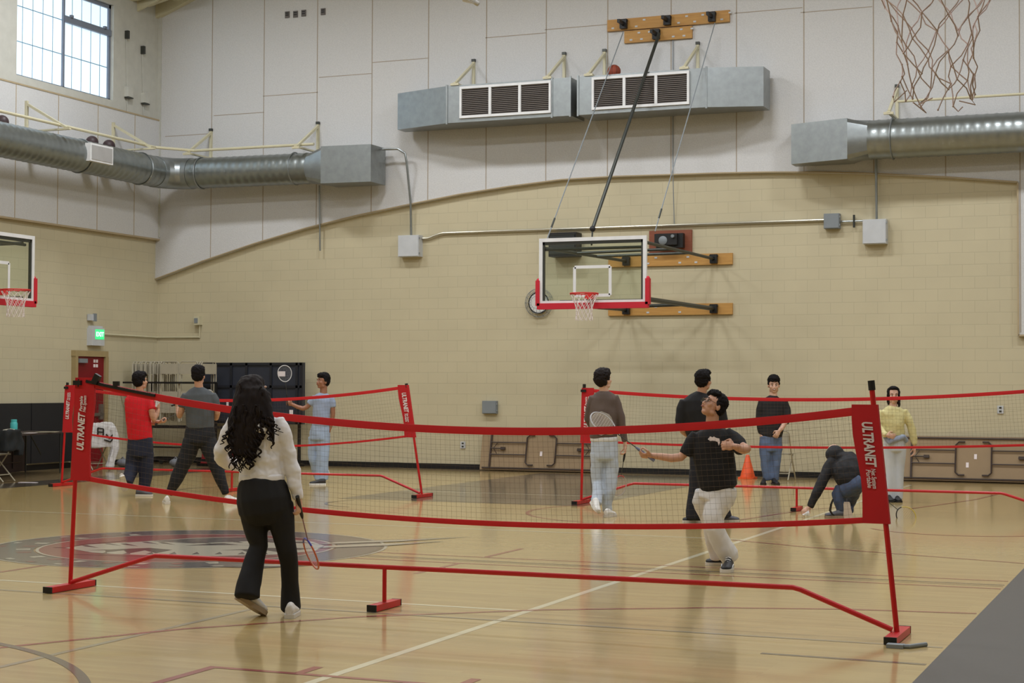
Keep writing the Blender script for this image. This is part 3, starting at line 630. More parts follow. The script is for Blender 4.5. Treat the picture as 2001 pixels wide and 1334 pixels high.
# arms : (world points)
def arm(a, b, r=.028, n='brace_arm', m_=DKMET): return obj(n, MB().tube([a, b], r, 8), m_, t)
WLt, WRt, WLb, WRb = (-9.6, WY-.1, 3.86), (-7.96, WY-.1, 3.86), (-9.6, WY-.1, 2.97), (-7.96, WY-.1, 2.97)
xl, xr = -10.08, -8.28
arm((xl, 25.93, 3.88), WLt); arm((xr, 25.93, 3.92), WRt); arm((xl+.3, 25.93, 2.93), WLb); arm((xr, 25.93, 3.0), WRb, .04)
arm((xl, 25.95, 3.85), (xr, 25.95, 3.85), .025)
v1 = lambda a, b, f: Vector(a).lerp(Vector(b), f)
arm(v1((xl, 25.93, 3.88), WLt, .38), v1((xr, 25.93, 3.92), WRt, .38), .025); arm(v1((xl, 25.93, 3.88), WLt, .62), v1((xr, 25.93, 3.92), WRt, .62), .025)
arm(v1((xl+.3, 25.93, 2.93), WLb, .55), v1((xr, 25.93, 3.0), WRb, .55), .03); arm((xl+.3, 25.95, 2.98), (xr, 25.95, 2.98), .025)
top_p = AY(1158, 447, 26.0); arm(AY(1288, 66, WY-.5), top_p, .03, 'lift_pole'); arm(top_p, (top_p.x, 25.95, 3.9), .015, 'lift_cable')
obj('pulley', MB().ell(top_p, .05), BLACK, t)
for (p1, p2) in (((1218, 62), (1068, 470)), ((1397, 45), (1280, 452))):
    a = AY(*p1, WY-.5); b = AY(*p2, 26.0); obj('support_chain', MB().tube([a, b], .010, 6), GREYB, t); obj('turnbuckle', MB().tube([b.lerp(a, .06), b.lerp(a, .10)], .018, 6), DKMET, t)
# left hoop (only its right part is in the frame)
q = AX(30, 577, -17.85)
t, P_ = backboard_unit('basketball_hoop', (-17.85, 21.68, 2.93), (1, 0, 0), 'glass backboard with red corner padding at the left edge, on the left wall')
WLt = (WX+.1, 21.0, 3.86)
for y in (20.9, 22.4):
    arm((-17.92, y, 3.9), (WX+.06, y-.2 if y < 22 else y+.1, 3.9)); arm((-17.92, y, 3.0), (WX+.06, y-.2 if y < 22 else y+.1, 3.0))
arm((-17.95, 20.85, 3.0), (WX+.2, 21.5, 3.9), .02); arm((-17.95, 20.85, 3.88), (-17.95, 22.5, 3.88), .025)
board(0, 0, 0, 0, '', 0, ()) if False else None
tb = thing('mounting_board', (WX, 21.6, 3.8), 'varnished wood board on the left wall behind the left hoop', 'board'); obj('plank', MB().box((WX+.03, 21.6, 3.9), (.06, 2.4, .2)).box((WX+.03, 21.6, 3.0), (.06, 2.4, .2)), OAK, tb, 0)
bpy.data.objects.remove(tb.children[0]) if False else None
# near hoop: its ragged net hangs into the frame at the upper right
rcn = AW(1829, -6, 6.1); rcn.z = 3.05
t = thing('basketball_hoop', rcn, 'near hoop whose large ragged white net hangs in from the top right', 'basketball hoop')
g = MB(); g.tube([rcn+Vector((math.cos(2*math.pi*k/32)*.228, math.sin(2*math.pi*k/32)*.228, 0)) for k in range(32)], .010, 8, closed=True); g.box(rcn+Vector((.30, 0, .01)), (.16, .12, .05))
rim = obj('rim', g, MATS['rim_red'], t)
net(rcn, .225, .43, rim, .0024, seed=11, rows=6, rag=.024, tw=11, cord=mat('dirty_net_cord', (222, 200, 194), .85))
g = MB(); bx = rcn.x+.40
g.box((bx, rcn.y, 3.43), (.03, 1.83, 1.07)); obj('backboard', g, WHITE, t, 0)
g = MB(); 
for dy in (-.5, .5): g.tube([(bx+.06, rcn.y+dy, 3.3), (bx+.06, rcn.y+dy, HZ-.1)], .04, 8)
obj('ceiling_mast', g, DKMET, t)
# scoreboard speaker and caged clock
t = thing('wall_speaker', (-10.76, WY, 3.95), 'black boxy wall speaker seen through the backboard glass', 'speaker')
obj('cabinet', MB().box((-10.76, WY-.17, 4.18), (.54, .30, .44)), BLACK, t, 0); obj('grille', MB().box((-10.76, WY-.33, 4.18), (.48, .012, .37)), mat('speaker_grille', (40, 44, 42), .6), t, 0)
g = MB(); 
for z in (4.02, 4.12, 4.36): g.box((-10.76, WY-.34, z), (.5, .01, .012))
obj('trim_bar', g, DKMET, t, 0)
cx, cz = -11.32, 3.13
t = thing('wall_clock', (cx, WY, cz-.2), 'round white wall clock inside a wire guard behind the left backboard corner', 'clock')
g = MB(); g.lathe([(.19, 0), (.20, .01), (.20, .05), (.19, .06)], (cx, WY-.01, cz), 32, Matrix.Rotation(R(90), 3, 'X')); obj('clock_face', g, mat('clock_white', (226, 224, 220), .5), t)
g = MB(); g.tube([(cx+.195*math.cos(a), WY-.07, cz+.195*math.sin(a)) for a in [2*math.pi*k/32 for k in range(32)]], .012, 6, closed=True)
g.bar((cx, WY-.075, cz), (cx+.08, WY-.075, cz+.08), .012, .006); g.bar((cx, WY-.075, cz), (cx-.02, WY-.075, cz+.14), .01, .006); obj('rim_and_hands', g, BLACK, t)
g = MB()
for rr_, yy in ((.27, .03), (.26, .10), (.20, .16), (.11, .19)): g.tube([(cx+rr_*1.0*math.cos(a), WY-yy, cz+rr_*math.sin(a)) for a in [2*math.pi*k/32 for k in range(32)]], .004, 5, closed=True)
for k in range(16):
    a = 2*math.pi*k/16; g.tube([(cx+rr_*math.cos(a), WY-yy, cz+rr_*math.sin(a)) for rr_, yy in ((.27, .01), (.27, .06), (.255, .11), (.20, .16), (.11, .19))], .0035, 5)
obj('wire_guard', g, GREYB, t)
# ------------------------------------------------------------------ badminton nets
def badminton_net(label, xl, xr, y, xs, foot_half=.265, topL=(0, 1.58), topR=(0, 1.42), sag=1.25, botL=.86, botR=.74, bsag=.62, leanL=.07, leanR=-.16, scale_mesh=.036, text=True, us=.5, ground=(0.75, 0.62), near=True, cordr=.0006, rlean=0):
    t = thing('badminton_net', ((xl+xr)/2, y, 0), label, 'badminton net', 'red portable badminton nets')
    H = 1.60
    PL = lambda z: Vector((xl+leanL*z/H, y, z)); PR = lambda z: Vector((xr+leanR*z/H, y, z))
    for P3, nm in ((PL, 'l'), (PR, 'r')):
        o_ = obj('pole', MB().tube([P3(.04), P3(.8), P3(H-.05)], .017, 10), RED, t); 
        obj('pole_cap', MB().tube([P3(H-.06), P3(H)], .022, 10), BLACK, o_, 0)
    for x in (xl, xr):
        f_ = obj('foot', MB().box((x, y, .0255), (.075, 2*foot_half, .043)), RED, t, 0)
        for s_ in (-1, 1): obj('foot_cap', MB().box((x, y+s_*(foot_half+.004), .0255), (.078, .012, .046)), BLACK, f_, 0)
    gz = .29
    pts = [(xl+.03, y-.02, .06), (xl+ground[0]-.03, y-.02, gz-.015), (xl+ground[0]+.03, y-.02, gz), (xs, y-.02, gz), (xr-ground[1]-.03, y-.02, gz), (xr-ground[1]+.02, y-.02, gz-.012), (xr-.03, y-.02, .06)]
    obj('ground_bar', MB().tube(pts, .017, 10), RED, t)
    obj('support_leg', MB().tube([(xs, y-.02, .05), (xs, y-.02, gz)], .015, 10), RED, t)
    f_ = obj('foot', MB().box((xs, y-.02, .0255), (.068, .38, .043)), RED, t, 0); 
    for y_ in (y-.214, y+.174): obj('foot_cap', MB().box((xs, y_, .0255), (.071, .012, .046)), BLACK, f_, 0)
    # net curves
    xa, xb = PL(topL[1]).x+.02, PR(topR[1]).x-.02
    def curve(z0, z1, zm, u):
        # quadratic through (0,z0),(us,zm),(1,z1)
        um = us
        L0 = (u-um)*(u-1)/(um); L1 = u*(u-1)/(um*(um-1)); L2 = u*(u-um)/(1-um)
        return z0*L0+zm*L1+z1*L2
    zt = lambda u: curve(topL[1], topR[1], sag, u); zb = lambda u: curve(botL, botR, bsag, u)
    sL = PL(botL).x; sR = PR(botR).x
    X = lambda u, f: (xa+(xb-xa)*u)*(1-f)+(sL+(sR-sL)*u)*f
    N = 48
    def tape(zf, f, h, nm):
        g = MB(); secs = []
        for i in range(N+1):
            u = i/N; x = X(u, f); z = zf(u); secs.append([Vector((x, y-.006, z-h/2)), Vector((x, y+.006, z-h/2)), Vector((x, y+.010, z)), Vector((x, y+.006, z+h/2)), Vector((x, y-.006, z+h/2)), Vector((x, y-.010, z))])
        g.loft(secs); return obj(nm, g, REDT, t, .9)
    tape(zt, 0, .052 if near else .045, 'top_tape'); tape(zb, 1, .036 if near else .03, 'bottom_tape')
    nv = int((xb-xa)/scale_mesh); nh = int(.66/scale_mesh); g = MB()
    for i in range(1, nv):
        u = i/nv; g.tube([(X(u, 0), y, zt(u)), (X(u, .5), y, (zt(u)+zb(u))/2), (X(u, 1), y, zb(u))], cordr, 3, cap=False)
    for j in range(1, nh):
        f = j/nh; g.tube([(X(u, f), y, zt(u)*(1-f)+zb(u)*f) for u in [k/24 for k in range(25)]], cordr, 3, cap=False)
    o_ = obj('net_mesh', g, NETM, t)
    # sleeves with lettering
    for side, P3, tz, bz in ((1, PL, topL[1], botL), (-1, PR, topR[1], botR)):
        w_ = .155; g = MB(); secs = []
        for k in range(9):
            f = k/8; z = tz+.03+(bz-.03-tz-.03)*f; c = P3(z); wv = w_+.012*math.sin(f*7)
            a = c.x-side*.028; b = c.x+side*(wv-.02)
            secs.append([Vector((a, y-.022, z)), Vector((b, y-.012, z)), Vector((b, y+.008, z)), Vector((a, y+.022, z))])
        g.loft(secs); sl = obj('sleeve', g, REDF, t, .9)
        zc = (tz+bz)/2; c = P3(zc); tilt = math.atan2((PL(1.6)-PL(0)).x if side == 1 else (PR(1.6)-PR(0)).x, 1.6)
        for body, size, dz, dx, wd in (('ULTRANET', .088, -.025 if side == 1 else .128, .052, .285), ('Portable', .040, .19 if side == 1 else -.09, .040, .115), ('Net System', .040, .19 if side == 1 else -.09, .072, .125)):
            cc = P3(zc+dz) + Vector((side*dx, 0, 0)); ang = (math.pi/2-tilt) if side == 1 else (-math.pi/2-tilt)
            if side == -1 and body != 'ULTRANET': cc = P3(zc+dz)+Vector((-(.112-dx), 0, 0))
            M_ = Matrix.Translation((cc.x, y-.0245, cc.z)) @ Matrix.Rotation(-0.06*side, 4, 'Z') @ Matrix(((1, 0, 0, 0), (0, 0, -1, 0), (0, 1, 0, 0), (0, 0, 0, 1))) @ Matrix.Rotation(ang, 4, 'Z')
            text_obj('lettering', body, size, M_, WTEXT, sl, shear=.25, off=.003 if size > .05 else .0006, ext=.0015, width=wd)
        if side == 1: obj('strap', MB().box((P3(tz-.01).x+side*.0, y-.03, tz-.01), (.07, .02, .035)), BLACK, t, 0)
    return t, zt, X
n1, zt1, X1 = badminton_net('nearest red badminton net, spanning the foreground between two leaning poles', -7.935, -1.725, 10.52, -5.26, us=.57)
g = MB()
for i in range(8):
    u0, u1 = .008+i*.013, .008+(i+1)*.013
    g.bar((X1(u0, 0), 10.505, zt1(u0)+.012), (X1(u1, 0), 10.505, zt1(u1)+.012), .012, .022)
obj('velcro_strap', g, BLACK, n1, 0)
obj('buckle', MB().box((-7.70, 10.50, 1.60), (.05, .03, .07), Matrix.Rotation(.5, 3, 'Y')).box((-7.52, 10.50, 1.565), (.05, .02, .035)), BLACK, n1, 0)
badminton_net('far left red badminton net, behind the two players facing away', -16.27, -10.10, 21.33, -13.2, leanL=.09, leanR=-.26, topL=(0, 1.53), topR=(0, 1.55), sag=1.34, botL=.86, botR=.87, bsag=.66, us=.5, near=False, cordr=.0007, scale_mesh=.045)
badminton_net('far right red badminton net, in front of the kneeling player and running out of frame', -7.64, -1.43, 21.1, -4.72, leanL=.04, leanR=-.1, topL=(0, 1.52), topR=(0, 1.56), sag=1.41, botL=.84, botR=.90, bsag=.80, us=.42, near=False, cordr=.0007, scale_mesh=.045, ground=(.72, .75))
tag(obj('floor_weight', MB().tube([(-1.72, 10.16, .012), (-1.60, 10.17, .012), (-1.52, 10.3, .012)], .014, 8).box((-1.68, 10.17, .012), (.10, .07, .022)), GREYB), 'small grey metal piece under the foot of the nearest net, right pole', 'metal piece')
# ------------------------------------------------------------------ furniture
BROWN = mat('brown_laminate', (152, 128, 96), .55, noise_amt=.04); TUBE = mat('dark_brown_tube', (58, 42, 34), .5)
def folded_table(x0, x1, label, tags):
    zb, ztp = .02, .76; yb, yt = WY-.26, WY-.10      # leaning against the wall
    d = Vector((0, yt-yb, ztp-zb)); Lh = d.length; e = d.normalized(); nrm = Vector((1, 0, 0)).cross(e); nrm = nrm if nrm.y < 0 else -nrm
    P3 = lambda x, h, o=0: Vector((x, yb, zb))+e*h+nrm*o
    M3 = Matrix((Vector((1, 0, 0)), -nrm, e)).transposed()
    t = thing('folding_table', ((x0+x1)/2, yb, 0), label, 'table', 'folded brown tables leaning on the back wall')
    obj('tabletop', MB().box(P3((x0+x1)/2, Lh/2, -.012), (x1-x0, .024, Lh), M3), BROWN, t, 0)
    g = MB()
    for h in (.035, Lh-.035): g.box(P3((x0+x1)/2, h, .012), (x1-x0-.1, .03, .022), M3)
    obj('apron', g, TUBE, t, 0)
    xc = (x0+x1)/2; W_ = x1-x0
    for s_ in (-1, 1):
        xo = xc+s_*(W_/2-.20); xi = xc+s_*.19*W_/2*1.0
        g = MB()
        for h in (Lh*.38, Lh*.68): g.tube([P3(xo, h, .03), P3(xi+s_*.06, h, .03)], .011, 6)
        pts = [P3(xi-s_*.09, Lh*.13, .03), P3(xi+s_*.01, Lh*.13, .03), P3(xi+s_*.06, Lh*.19, .03), P3(xi+s_*.06, Lh*.80, .03), P3(xi+s_*.01, Lh*.87, .03), P3(xi-s_*.09, Lh*.87, .03)]
        g.tube(pts, .014, 8); g.box(P3(xo, Lh/2, .02), (.03, .03, Lh*.92), M3)
        obj('leg', g, TUBE, t)
        g = MB(); g.tube([P3(xo, Lh*.53, .035), P3(xo-s_*.30, Lh*.53, .035)], .012, 6); g.tube([P3(xo-s_*.13, Lh*.40, .035), P3(xo-s_*.06, Lh*.53, .035), P3(xo-s_*.13, Lh*.66, .035)], .007, 5)
        g.box(P3(xo-s_*.25, Lh*.53, .035), (.09, .03, .05), M3); obj('leg_brace', g, TUBE, t)
    g = MB()
    for (u, h) in tags: g.box(P3(xc+u, Lh*h, .004), (.045, .004, .085), M3)
    obj('paper_label', g, WTEXT, t, 0)
folded_table(-12.42, -10.0, 'brown folding table leaning folded behind the far net pole, left of centre', [(.0, .42)])
folded_table(-4.68, -2.24, 'brown folding table leaning folded on the wall at the right edge, behind the woman', [(.03, .55), (-.10, .36)])
# traffic cone
qx = AZ(1461, 933.5); t = thing('traffic_cone', (qx.x, 28.2, 0), 'orange traffic cone on the floor by the back wall', 'cone'); OR = mat('cone_orange', (240, 92, 40), .5)
cx_ = AY(1461, 900, 28.2).x
obj('cone_body', MB().lathe([(.13, .03), (.125, .05), (.03, .40), (.022, .41)], (cx_, 28.2, 0), 24), OR, t); obj('cone_base', MB().box((cx_, 28.2, .015), (.27, .27, .03)), OR, t, 0)
# folding chairs
BEIGE = mat('beige_chair_metal', (176, 168, 148), .5)
def folding_chair(loc, rz, label, group=None):
    t = thing('folding_chair', (0, 0, 0), label, 'chair', group)
    for s_ in (-1, 1):
        obj('front_leg', MB().tube([(s_*.21, -.02+.24, .01), (s_*.21, -.10, .46), (s_*.20, -.22, .80), (s_*.16, -.23, .84)], .012, 8), BEIGE, t)
        obj('rear_leg', MB().tube([(s_*.185, -.24, .01), (s_*.185, .14, .44)], .011, 8), BEIGE, t)
    obj('seat', MB().loft([[Vector((x*sx, y, z)) for x, z in ((-1, .435), (1, .435), (1, .455), (-1, .455))] for y, sx in ((-.17, .17), (-.12, .19), (.12, .20), (.20, .17))]), BEIGE, t)
    g = MB(); secs = []
    for k in range(7):
        a = (k/6-.5); secs.append([Vector((a*.40, -.235-.03*(1-4*a*a), z)) for z in (.62, .80)]+[Vector((a*.40, -.225-.03*(1-4*a*a), z)) for z in (.80, .62)])
    g.loft(secs); g.tube([(-.19, -.225, .83), (0, -.25, .85), (.19, -.225, .83)], .012, 8); obj('backrest', g, BEIGE, t)
    obj('crossbar', MB().tube([(-.21, .17, .13), (.21, .17, .13)], .008, 6).tube([(-.185, -.16, .12), (.185, -.16, .12)], .008, 6), BEIGE, t)
    t.location = loc; t.rotation_euler = (0, 0, rz); return t
c0 = folding_chair((0, 0, 0), 0, 'x')
c0.location = (-17.88, 21.75, 0); c0.rotation_euler = (0, 0, R(100)); c0['label'] = 'beige folding chair at the left edge with a dark jacket over its back'
dup(c0, (-18.92, 25.75, 0), R(70), 'beige folding chair beside the red door with a white jacket over it')
dup(c0, (-6.55, 28.0, 0), R(0), 'beige folding chair standing behind the man in the black sweater')
# stacked folding-chair rack in the left corner
RK = thing('chair_cart', (-18.5, 28.0, 0), 'chair cart with dark rails in the left corner, loaded with upright folding chairs', 'cart')
g = MB()
for z, yy in ((.12, 27.75), (.12, 28.35)): g.bar((-19.3, yy, z), (-17.0, yy, z), .05, .05)
for x in (-19.25, -17.05): g.bar((x, 27.75, .12), (x, 28.35, .12), .05, .05); g.bar((max(-19.5, x-.7) if x > -18 else x, 28.05, .12), (max(-19.5, x-.7) if x > -18 else x, 28.05, 1.62), .04, .04)
obj('cart_frame', g, BLACK, RK, 0)
g = MB(); g.bar((-19.62, 27.62, 1.62), (-17.75, 27.62, 1.62), .03, .035); g.bar((-19.5, 28.05, 1.62), (-17.75, 28.05, 1.62), .04, .04); g.bar((-19.2, 27.7, .76), (-17.1, 27.7, .76), .04, .06); g.bar((-19.2, 27.7, .36), (-17.1, 27.7, .36), .04, .03)
obj('hanging_rail', g, BLACK, RK, 0)
for x in (-19.2, -17.1):
    for y in (27.75, 28.35): obj('caster', MB().lathe([(.05, -.02), (.05, .02)], (x, y, .05), 14, Matrix.Rotation(R(90), 3, 'X')), DKMET, RK)
def flat_chair(front, x, y, label, group):
    t = thing('folded_chair', (0, 0, 0), label, 'chair', group)
    g = MB()
    for s_ in (-1, 1): g.tube([(s_*.21, 0, .0), (s_*.21, 0, 1.12), (s_*.17, 0, 1.17)], .012, 6); 
    g.tube([(-.17, 0, 1.17), (.17, 0, 1.17)], .012, 6)
    for s_ in (-1, 1): g.tube([(s_*.185, .03, .02), (s_*.185, .03, .92)], .011, 6)
    obj('frame', g, BEIGE, t)
    obj('seat', MB().box((0, .0, .38), (.38, .02, .42)), BEIGE, t, 0); obj('backrest', MB().box((0, -.01, 1.03), (.40, .015, .2)), BEIGE, t, 0)
    t.rotation_euler = (0, 0, R(0) if front else R(83)); t.location = (x, y, .86); return t
cA = flat_chair(False, -19.46, 27.95, 'beige folded chair hanging edge-on in the row on the chair cart', 'folded chairs on the cart')
for k, x in enumerate([-19.46+.072*q_ for q_ in range(1, 11)]+[-17.93, -17.86]):
    dup(cA, (x, 27.95+.03*math.sin(k*2), .86), R(83+3*math.sin(k*5)), 'beige folded chair hanging edge-on in the row on the chair cart')
cB = flat_chair(True, -18.56, 27.66, 'beige folded chair facing out on the cart, left one with a white tag', 'folded chairs facing out')
obj('white_tag', MB().box((0.02, -.016, .36), (.14, .006, .20)), WTEXT, cB, 0)
cB2 = dup(cB, (-18.12, 27.66, .86), 0, 'beige folded chair facing out on the cart, right one with a white tag')
# wall-mounted folded dark table
t = thing('folded_play_table', (-17.0, 28.6, .80), 'dark navy folded table standing upright against the back wall left of centre', 'table')
NAVY = mat('dark_navy_panel', (44, 48, 60), .5); NAVY2 = mat('navy_rib', (30, 32, 40), .5)
X0, X1_, Z0_, Z1_ = -18.45, -16.05, .82, 2.02; yq = 28.5
obj('panel', MB().box(((X0+X1_)/2, yq, (Z0_+Z1_)/2), (X1_-X0, .10, Z1_-Z0_)), NAVY, t, 0)
g = MB()
for z in (Z0_+.03, Z1_-.03, 1.55): g.box(((X0+X1_)/2, yq-.06, z), (X1_-X0, .03, .05))
for x in (X0+.03, -17.65, -17.3, -16.75, X1_-.12, X1_-.03): g.box((x, yq-.06, (Z0_+Z1_)/2), (.05, .03, Z1_-Z0_))
obj('ribs', g, NAVY2, t, 0)
g = MB(); g.box((-17.72, yq-.08, 1.22), (.05, .004, .13)); g.box((-16.28, yq-.08, 1.03), (.08, .004, .14)); g.box((-16.50, yq-.08, 1.80), (.16, .004, .10)); obj('paper_label', g, WTEXT, t, 0)
for x in (X0+.15, X1_-.15): obj('leg', MB().box((x, yq+.1, .42), (.05, .05, .84)).box((x, yq+.02, .03), (.06, .5, .05)), BLACK, t, 0)
q = AY(440, 893, 28.2)
t = thing('equipment_crate', (-17.75, 28.0, 0), 'dark red crate on the floor seen between the legs of the player in grey', 'crate')
obj('crate_body', MB().loft([[Vector((-17.98+sx, 27.85+sx, z)), Vector((-17.36-sx, 27.85+sx, z)), Vector((-17.36-sx, 28.2-sx, z)), Vector((-17.98+sx, 28.2-sx, z))] for sx, z in ((0, .04), (.02, .10), (.05, .48))]), mat('dark_red_crate', (140, 26, 30), .6), t, 0)
obj('crate_base', MB().box((-17.67, 28.02, .025), (.7, .42, .05)), BLACK, t, 0)
for (px, py) in ((343, 900), (240, 900)):
    q = AZ(px, 912); tag(obj('shoe_bag', MB().ell((q.x, q.y, .08), (.13, .1, .08)).tube([(q.x-.05, q.y, .14), (q.x, q.y, .19), (q.x+.05, q.y, .14)], .012, 6), mat('grey_bag', (120, 122, 128), .7)), 'small grey bag on the floor '+('right of' if px > 300 else 'left of')+' the legs of the player in red', 'bag')
# left wall padding, table, things
t = thing('wall_pad', (WX, 24.6, .0), 'black wall pad along the left wall behind the table', 'wall pad')
g = MB()
for k in range(6): g.box((WX+.05, 26.11-.61-1.22*k, .68), (.08, 1.20, 1.10))
obj('pad_panel', g, mat('black_vinyl', (30, 30, 33), .6), t, .2)
ta = math.atan2(3.32, -1.08)
t = thing('side_table', (-18.4, 23.4, 0), 'dark folding table by the left wall carrying papers and a teal bottle', 'table')
a, b = Vector((-17.95, 20.6, .73)), Vector((-18.98, 24.5, .73)); e = (b-a).normalized(); nn = Vector((e.y, -e.x, 0))
M3 = Matrix((e, -nn if False else Vector((-e.y, e.x, 0)), Vector((0, 0, 1)))).transposed()
mid = (a+b)/2
obj('tabletop', MB().box(mid, ((b-a).length, .76, .03), M3), mat('dark_tabletop', (62, 52, 50), .4), t, 0)
for f in (.06, .94):
    for s_ in (-.32, .32):
        p = a.lerp(b, f)+nn*s_; obj('leg', MB().tube([p, (p.x, p.y, .01)], .014, 8), DKMET, t)
for f in (.2, .8):
    p = a.lerp(b, f); obj('leg_brace', MB().tube([p+Vector((0, 0, -.02)), a.lerp(b, f+(-.12 if f < .5 else .12))+Vector((0, 0, -.4))], .01, 6), DKMET, t)
t2 = thing('folding_table', (-18.9, 23.2, 0), 'dark maroon folding table propped on edge beneath the side table', 'table')
p0, p1 = a+nn*-.42, b+nn*-.42; p0.z = p1.z = .36; c_ = (p0+p1)/2
obj('tabletop', MB().box(c_, ((b-a).length*.97, .03, .66), M3), mat('maroon_laminate', (52, 36, 38), .5), t2, 0)
nf = nn if nn.x > 0 else -nn
g = MB(); 
for f in (.15, .45, .55, .85):
    p = p0.lerp(p1, f)+nf*.03; g.tube([(p.x, p.y, .10), (p.x, p.y, .62)], .012, 6)
for z in (.2, .5): g.tube([p0.lerp(p1, .08)+nf*.03+Vector((0, 0, z-.36)), p0.lerp(p1, .92)+nf*.03+Vector((0, 0, z-.36))], .012, 6)
obj('folded_legs', g, TUBE, t2); 
q = AX(102, 888, -18.15); obj('paper_label', MB().box(p0.lerp(p1, .62)+nf*.045+Vector((0, 0, .06)), (.06, .005, .16), M3), LGREY, t2, 0)
q = AZ(27, 850, .745); t = thing('water_bottle', q, 'teal water bottle standing on the dark table at the left', 'bottle'); TE = mat('teal_bottle', (70, 178, 178), .35)
obj('bottle_body', MB().lathe([(.055, 0), (.058, .01), (.058, .19), (.05, .21)], q, 20), TE, t); obj('cap', MB().lathe([(.048, .21), (.048, .25), (.04, .255)], q, 20), TE, t)
for px, py, w_, m_, l_ in ((60, 846, .22, WTEXT, 'white sheet on the dark table, left of the cream ones'), (85, 844, .26, CREAM, 'cream sheet in the middle of the dark table'), (104, 844, .20, CREAM, 'smaller cream sheet toward the far end of the dark table'), (12, 849, .12, LGREY, 'small white item on the dark table beside the teal bottle')):
    q = AZ(px, py, .747); tag(obj('paper_sheet', MB().box((q.x, q.y, .750), (w_*.7, w_, .004), Matrix.Rotation(.3, 3, 'Z')), m_), l_, 'paper')
q = AZ(55, 943); tag(obj('paper_sheet', MB().box((q.x, q.y, .006), (.3, .1, .003), Matrix.Rotation(.2, 3, 'Z')), WTEXT), 'white paper strip lying on the floor near the left folding chair', 'paper')
# ------------------------------------------------------------------ people
def fuse(name, mb, voxel, mt, parent=None, it=5, amp=0, fs=8, aniso=(1, 1, 1), amp2=0, fs2=30, decim=0):
    me = mb.mesh(name); recalc(me); o = bpy.data.objects.new(name, me); COL.objects.link(o)
    r = o.modifiers.new('r', 'REMESH'); r.mode = 'VOXEL'; r.voxel_size = voxel
    if it: s = o.modifiers.new('s', 'SMOOTH'); s.iterations = it; s.factor = .5
    dg = bpy.context.evaluated_depsgraph_get(); nm = bpy.data.meshes.new_from_object(o.evaluated_get(dg)); bpy.data.objects.remove(o)
    n = len(nm.vertices)
    if amp or amp2:
        co = np.empty(n*3, 'f'); no = np.empty(n*3, 'f'); nm.vertices.foreach_get('co', co); nm.vertices.foreach_get('normal', no)
        co = co.reshape(-1, 3); no = no.reshape(-1, 3); ax = Vector(aniso); d = np.zeros(n)
        for i in range(n):
            p = Vector(co[i]); q = Vector((p.x*ax.x, p.y*ax.y, p.z*ax.z))
            v = 0
            if amp: v += amp*noise.noise(q*fs)
            if amp2: v += amp2*noise.noise(q*fs2)
            d[i] = v
        co += no*d[:, None].astype('f'); nm.vertices.foreach_set('co', co.ravel()); nm.update()
    nm.name = name
    return link(name, nm, mt, parent, sm=0, rc=False) if smooth(nm) is None else None
FH = Vector((CF.x, CF.y, 0)).normalized(); RH = Vector((FH.y, -FH.x, 0)); UP = Vector((0, 0, 1))   # camera-facing horizontal axes (far, right)
class Fig:
    """figure measured on the photo: w = distance of the figure, rows in photo pixels (x, y, half width, depth offset m, thickness m)"""
    def __init__(s, w): s.w = w; s.k = w/FPX
    def p(s, x, y, d=0): return AW(x, y, s.w+d)
    def px(s, n): return n*s.k
    def sweep(s, mb, rows, ratio=1.0, n=16, cap=.22):
        P = [s.p(r[0], r[1], r[3] if len(r) > 3 else 0) for r in rows]; K = len(P); secs = []
        Rr = [s.px(r[2]) for r in rows]; B = [(r[4] if len(r) > 4 and r[4] else s.px(r[2])*ratio) for r in rows]
        def ringp(c, t, a, b):
            v = (-CF) - t*(-CF).dot(t)
            if v.length < .25: v = FH.cross(t) if abs(t.dot(UP)) < .9 else RH
            v.normalize(); u = t.cross(v).normalized()
            return [c+u*(a*math.cos(2*math.pi*k/n))+v*(b*math.sin(2*math.pi*k/n)) for k in range(n)]
        T = []
        for i in range(K):
            t = P[min(i+1, K-1)]-P[max(i-1, 0)]; T.append(t.normalized())
        c0 = min(Rr[0], B[0])*cap; c1 = min(Rr[-1], B[-1])*cap
        for f in (1.0, .6): secs.append(ringp(P[0]-T[0]*c0*f, T[0], Rr[0]*math.sqrt(max(.02, 1-f*f)), B[0]*math.sqrt(max(.02, 1-f*f))))
        for i in range(K):
            secs.append(ringp(P[i], T[i], Rr[i], B[i]))
            if i < K-1: secs.append(ringp((P[i]+P[i+1])/2, (T[i]+T[i+1]).normalized(), (Rr[i]+Rr[i+1])/2, (B[i]+B[i+1])/2))
        for f in (.6, 1.0): secs.append(ringp(P[-1]+T[-1]*c1*f, T[-1], Rr[-1]*math.sqrt(max(.02, 1-f*f)), B[-1]*math.sqrt(max(.02, 1-f*f))))
        return mb.loft(secs)
def frame(face, up=UP):
    """face: (right, up, far) relative to camera"""
    f = (RH*face[0]+UP*face[1]+FH*face[2]).normalized(); x = f.cross(up).normalized(); z = x.cross(f)
    return Matrix((x, f, z)).transposed()
def capsule(mb, a, b, r0, r1, n=8):
    a, b = Vector(a), Vector(b); t = (b-a).normalized()
    mb.tube([a-t*r0*.8, a-t*r0*.5, a, b, b+t*r1*.5, b+t*r1*.8], [r0*.4, r0*.8, r0, r1, r1*.8, r1*.4], n)
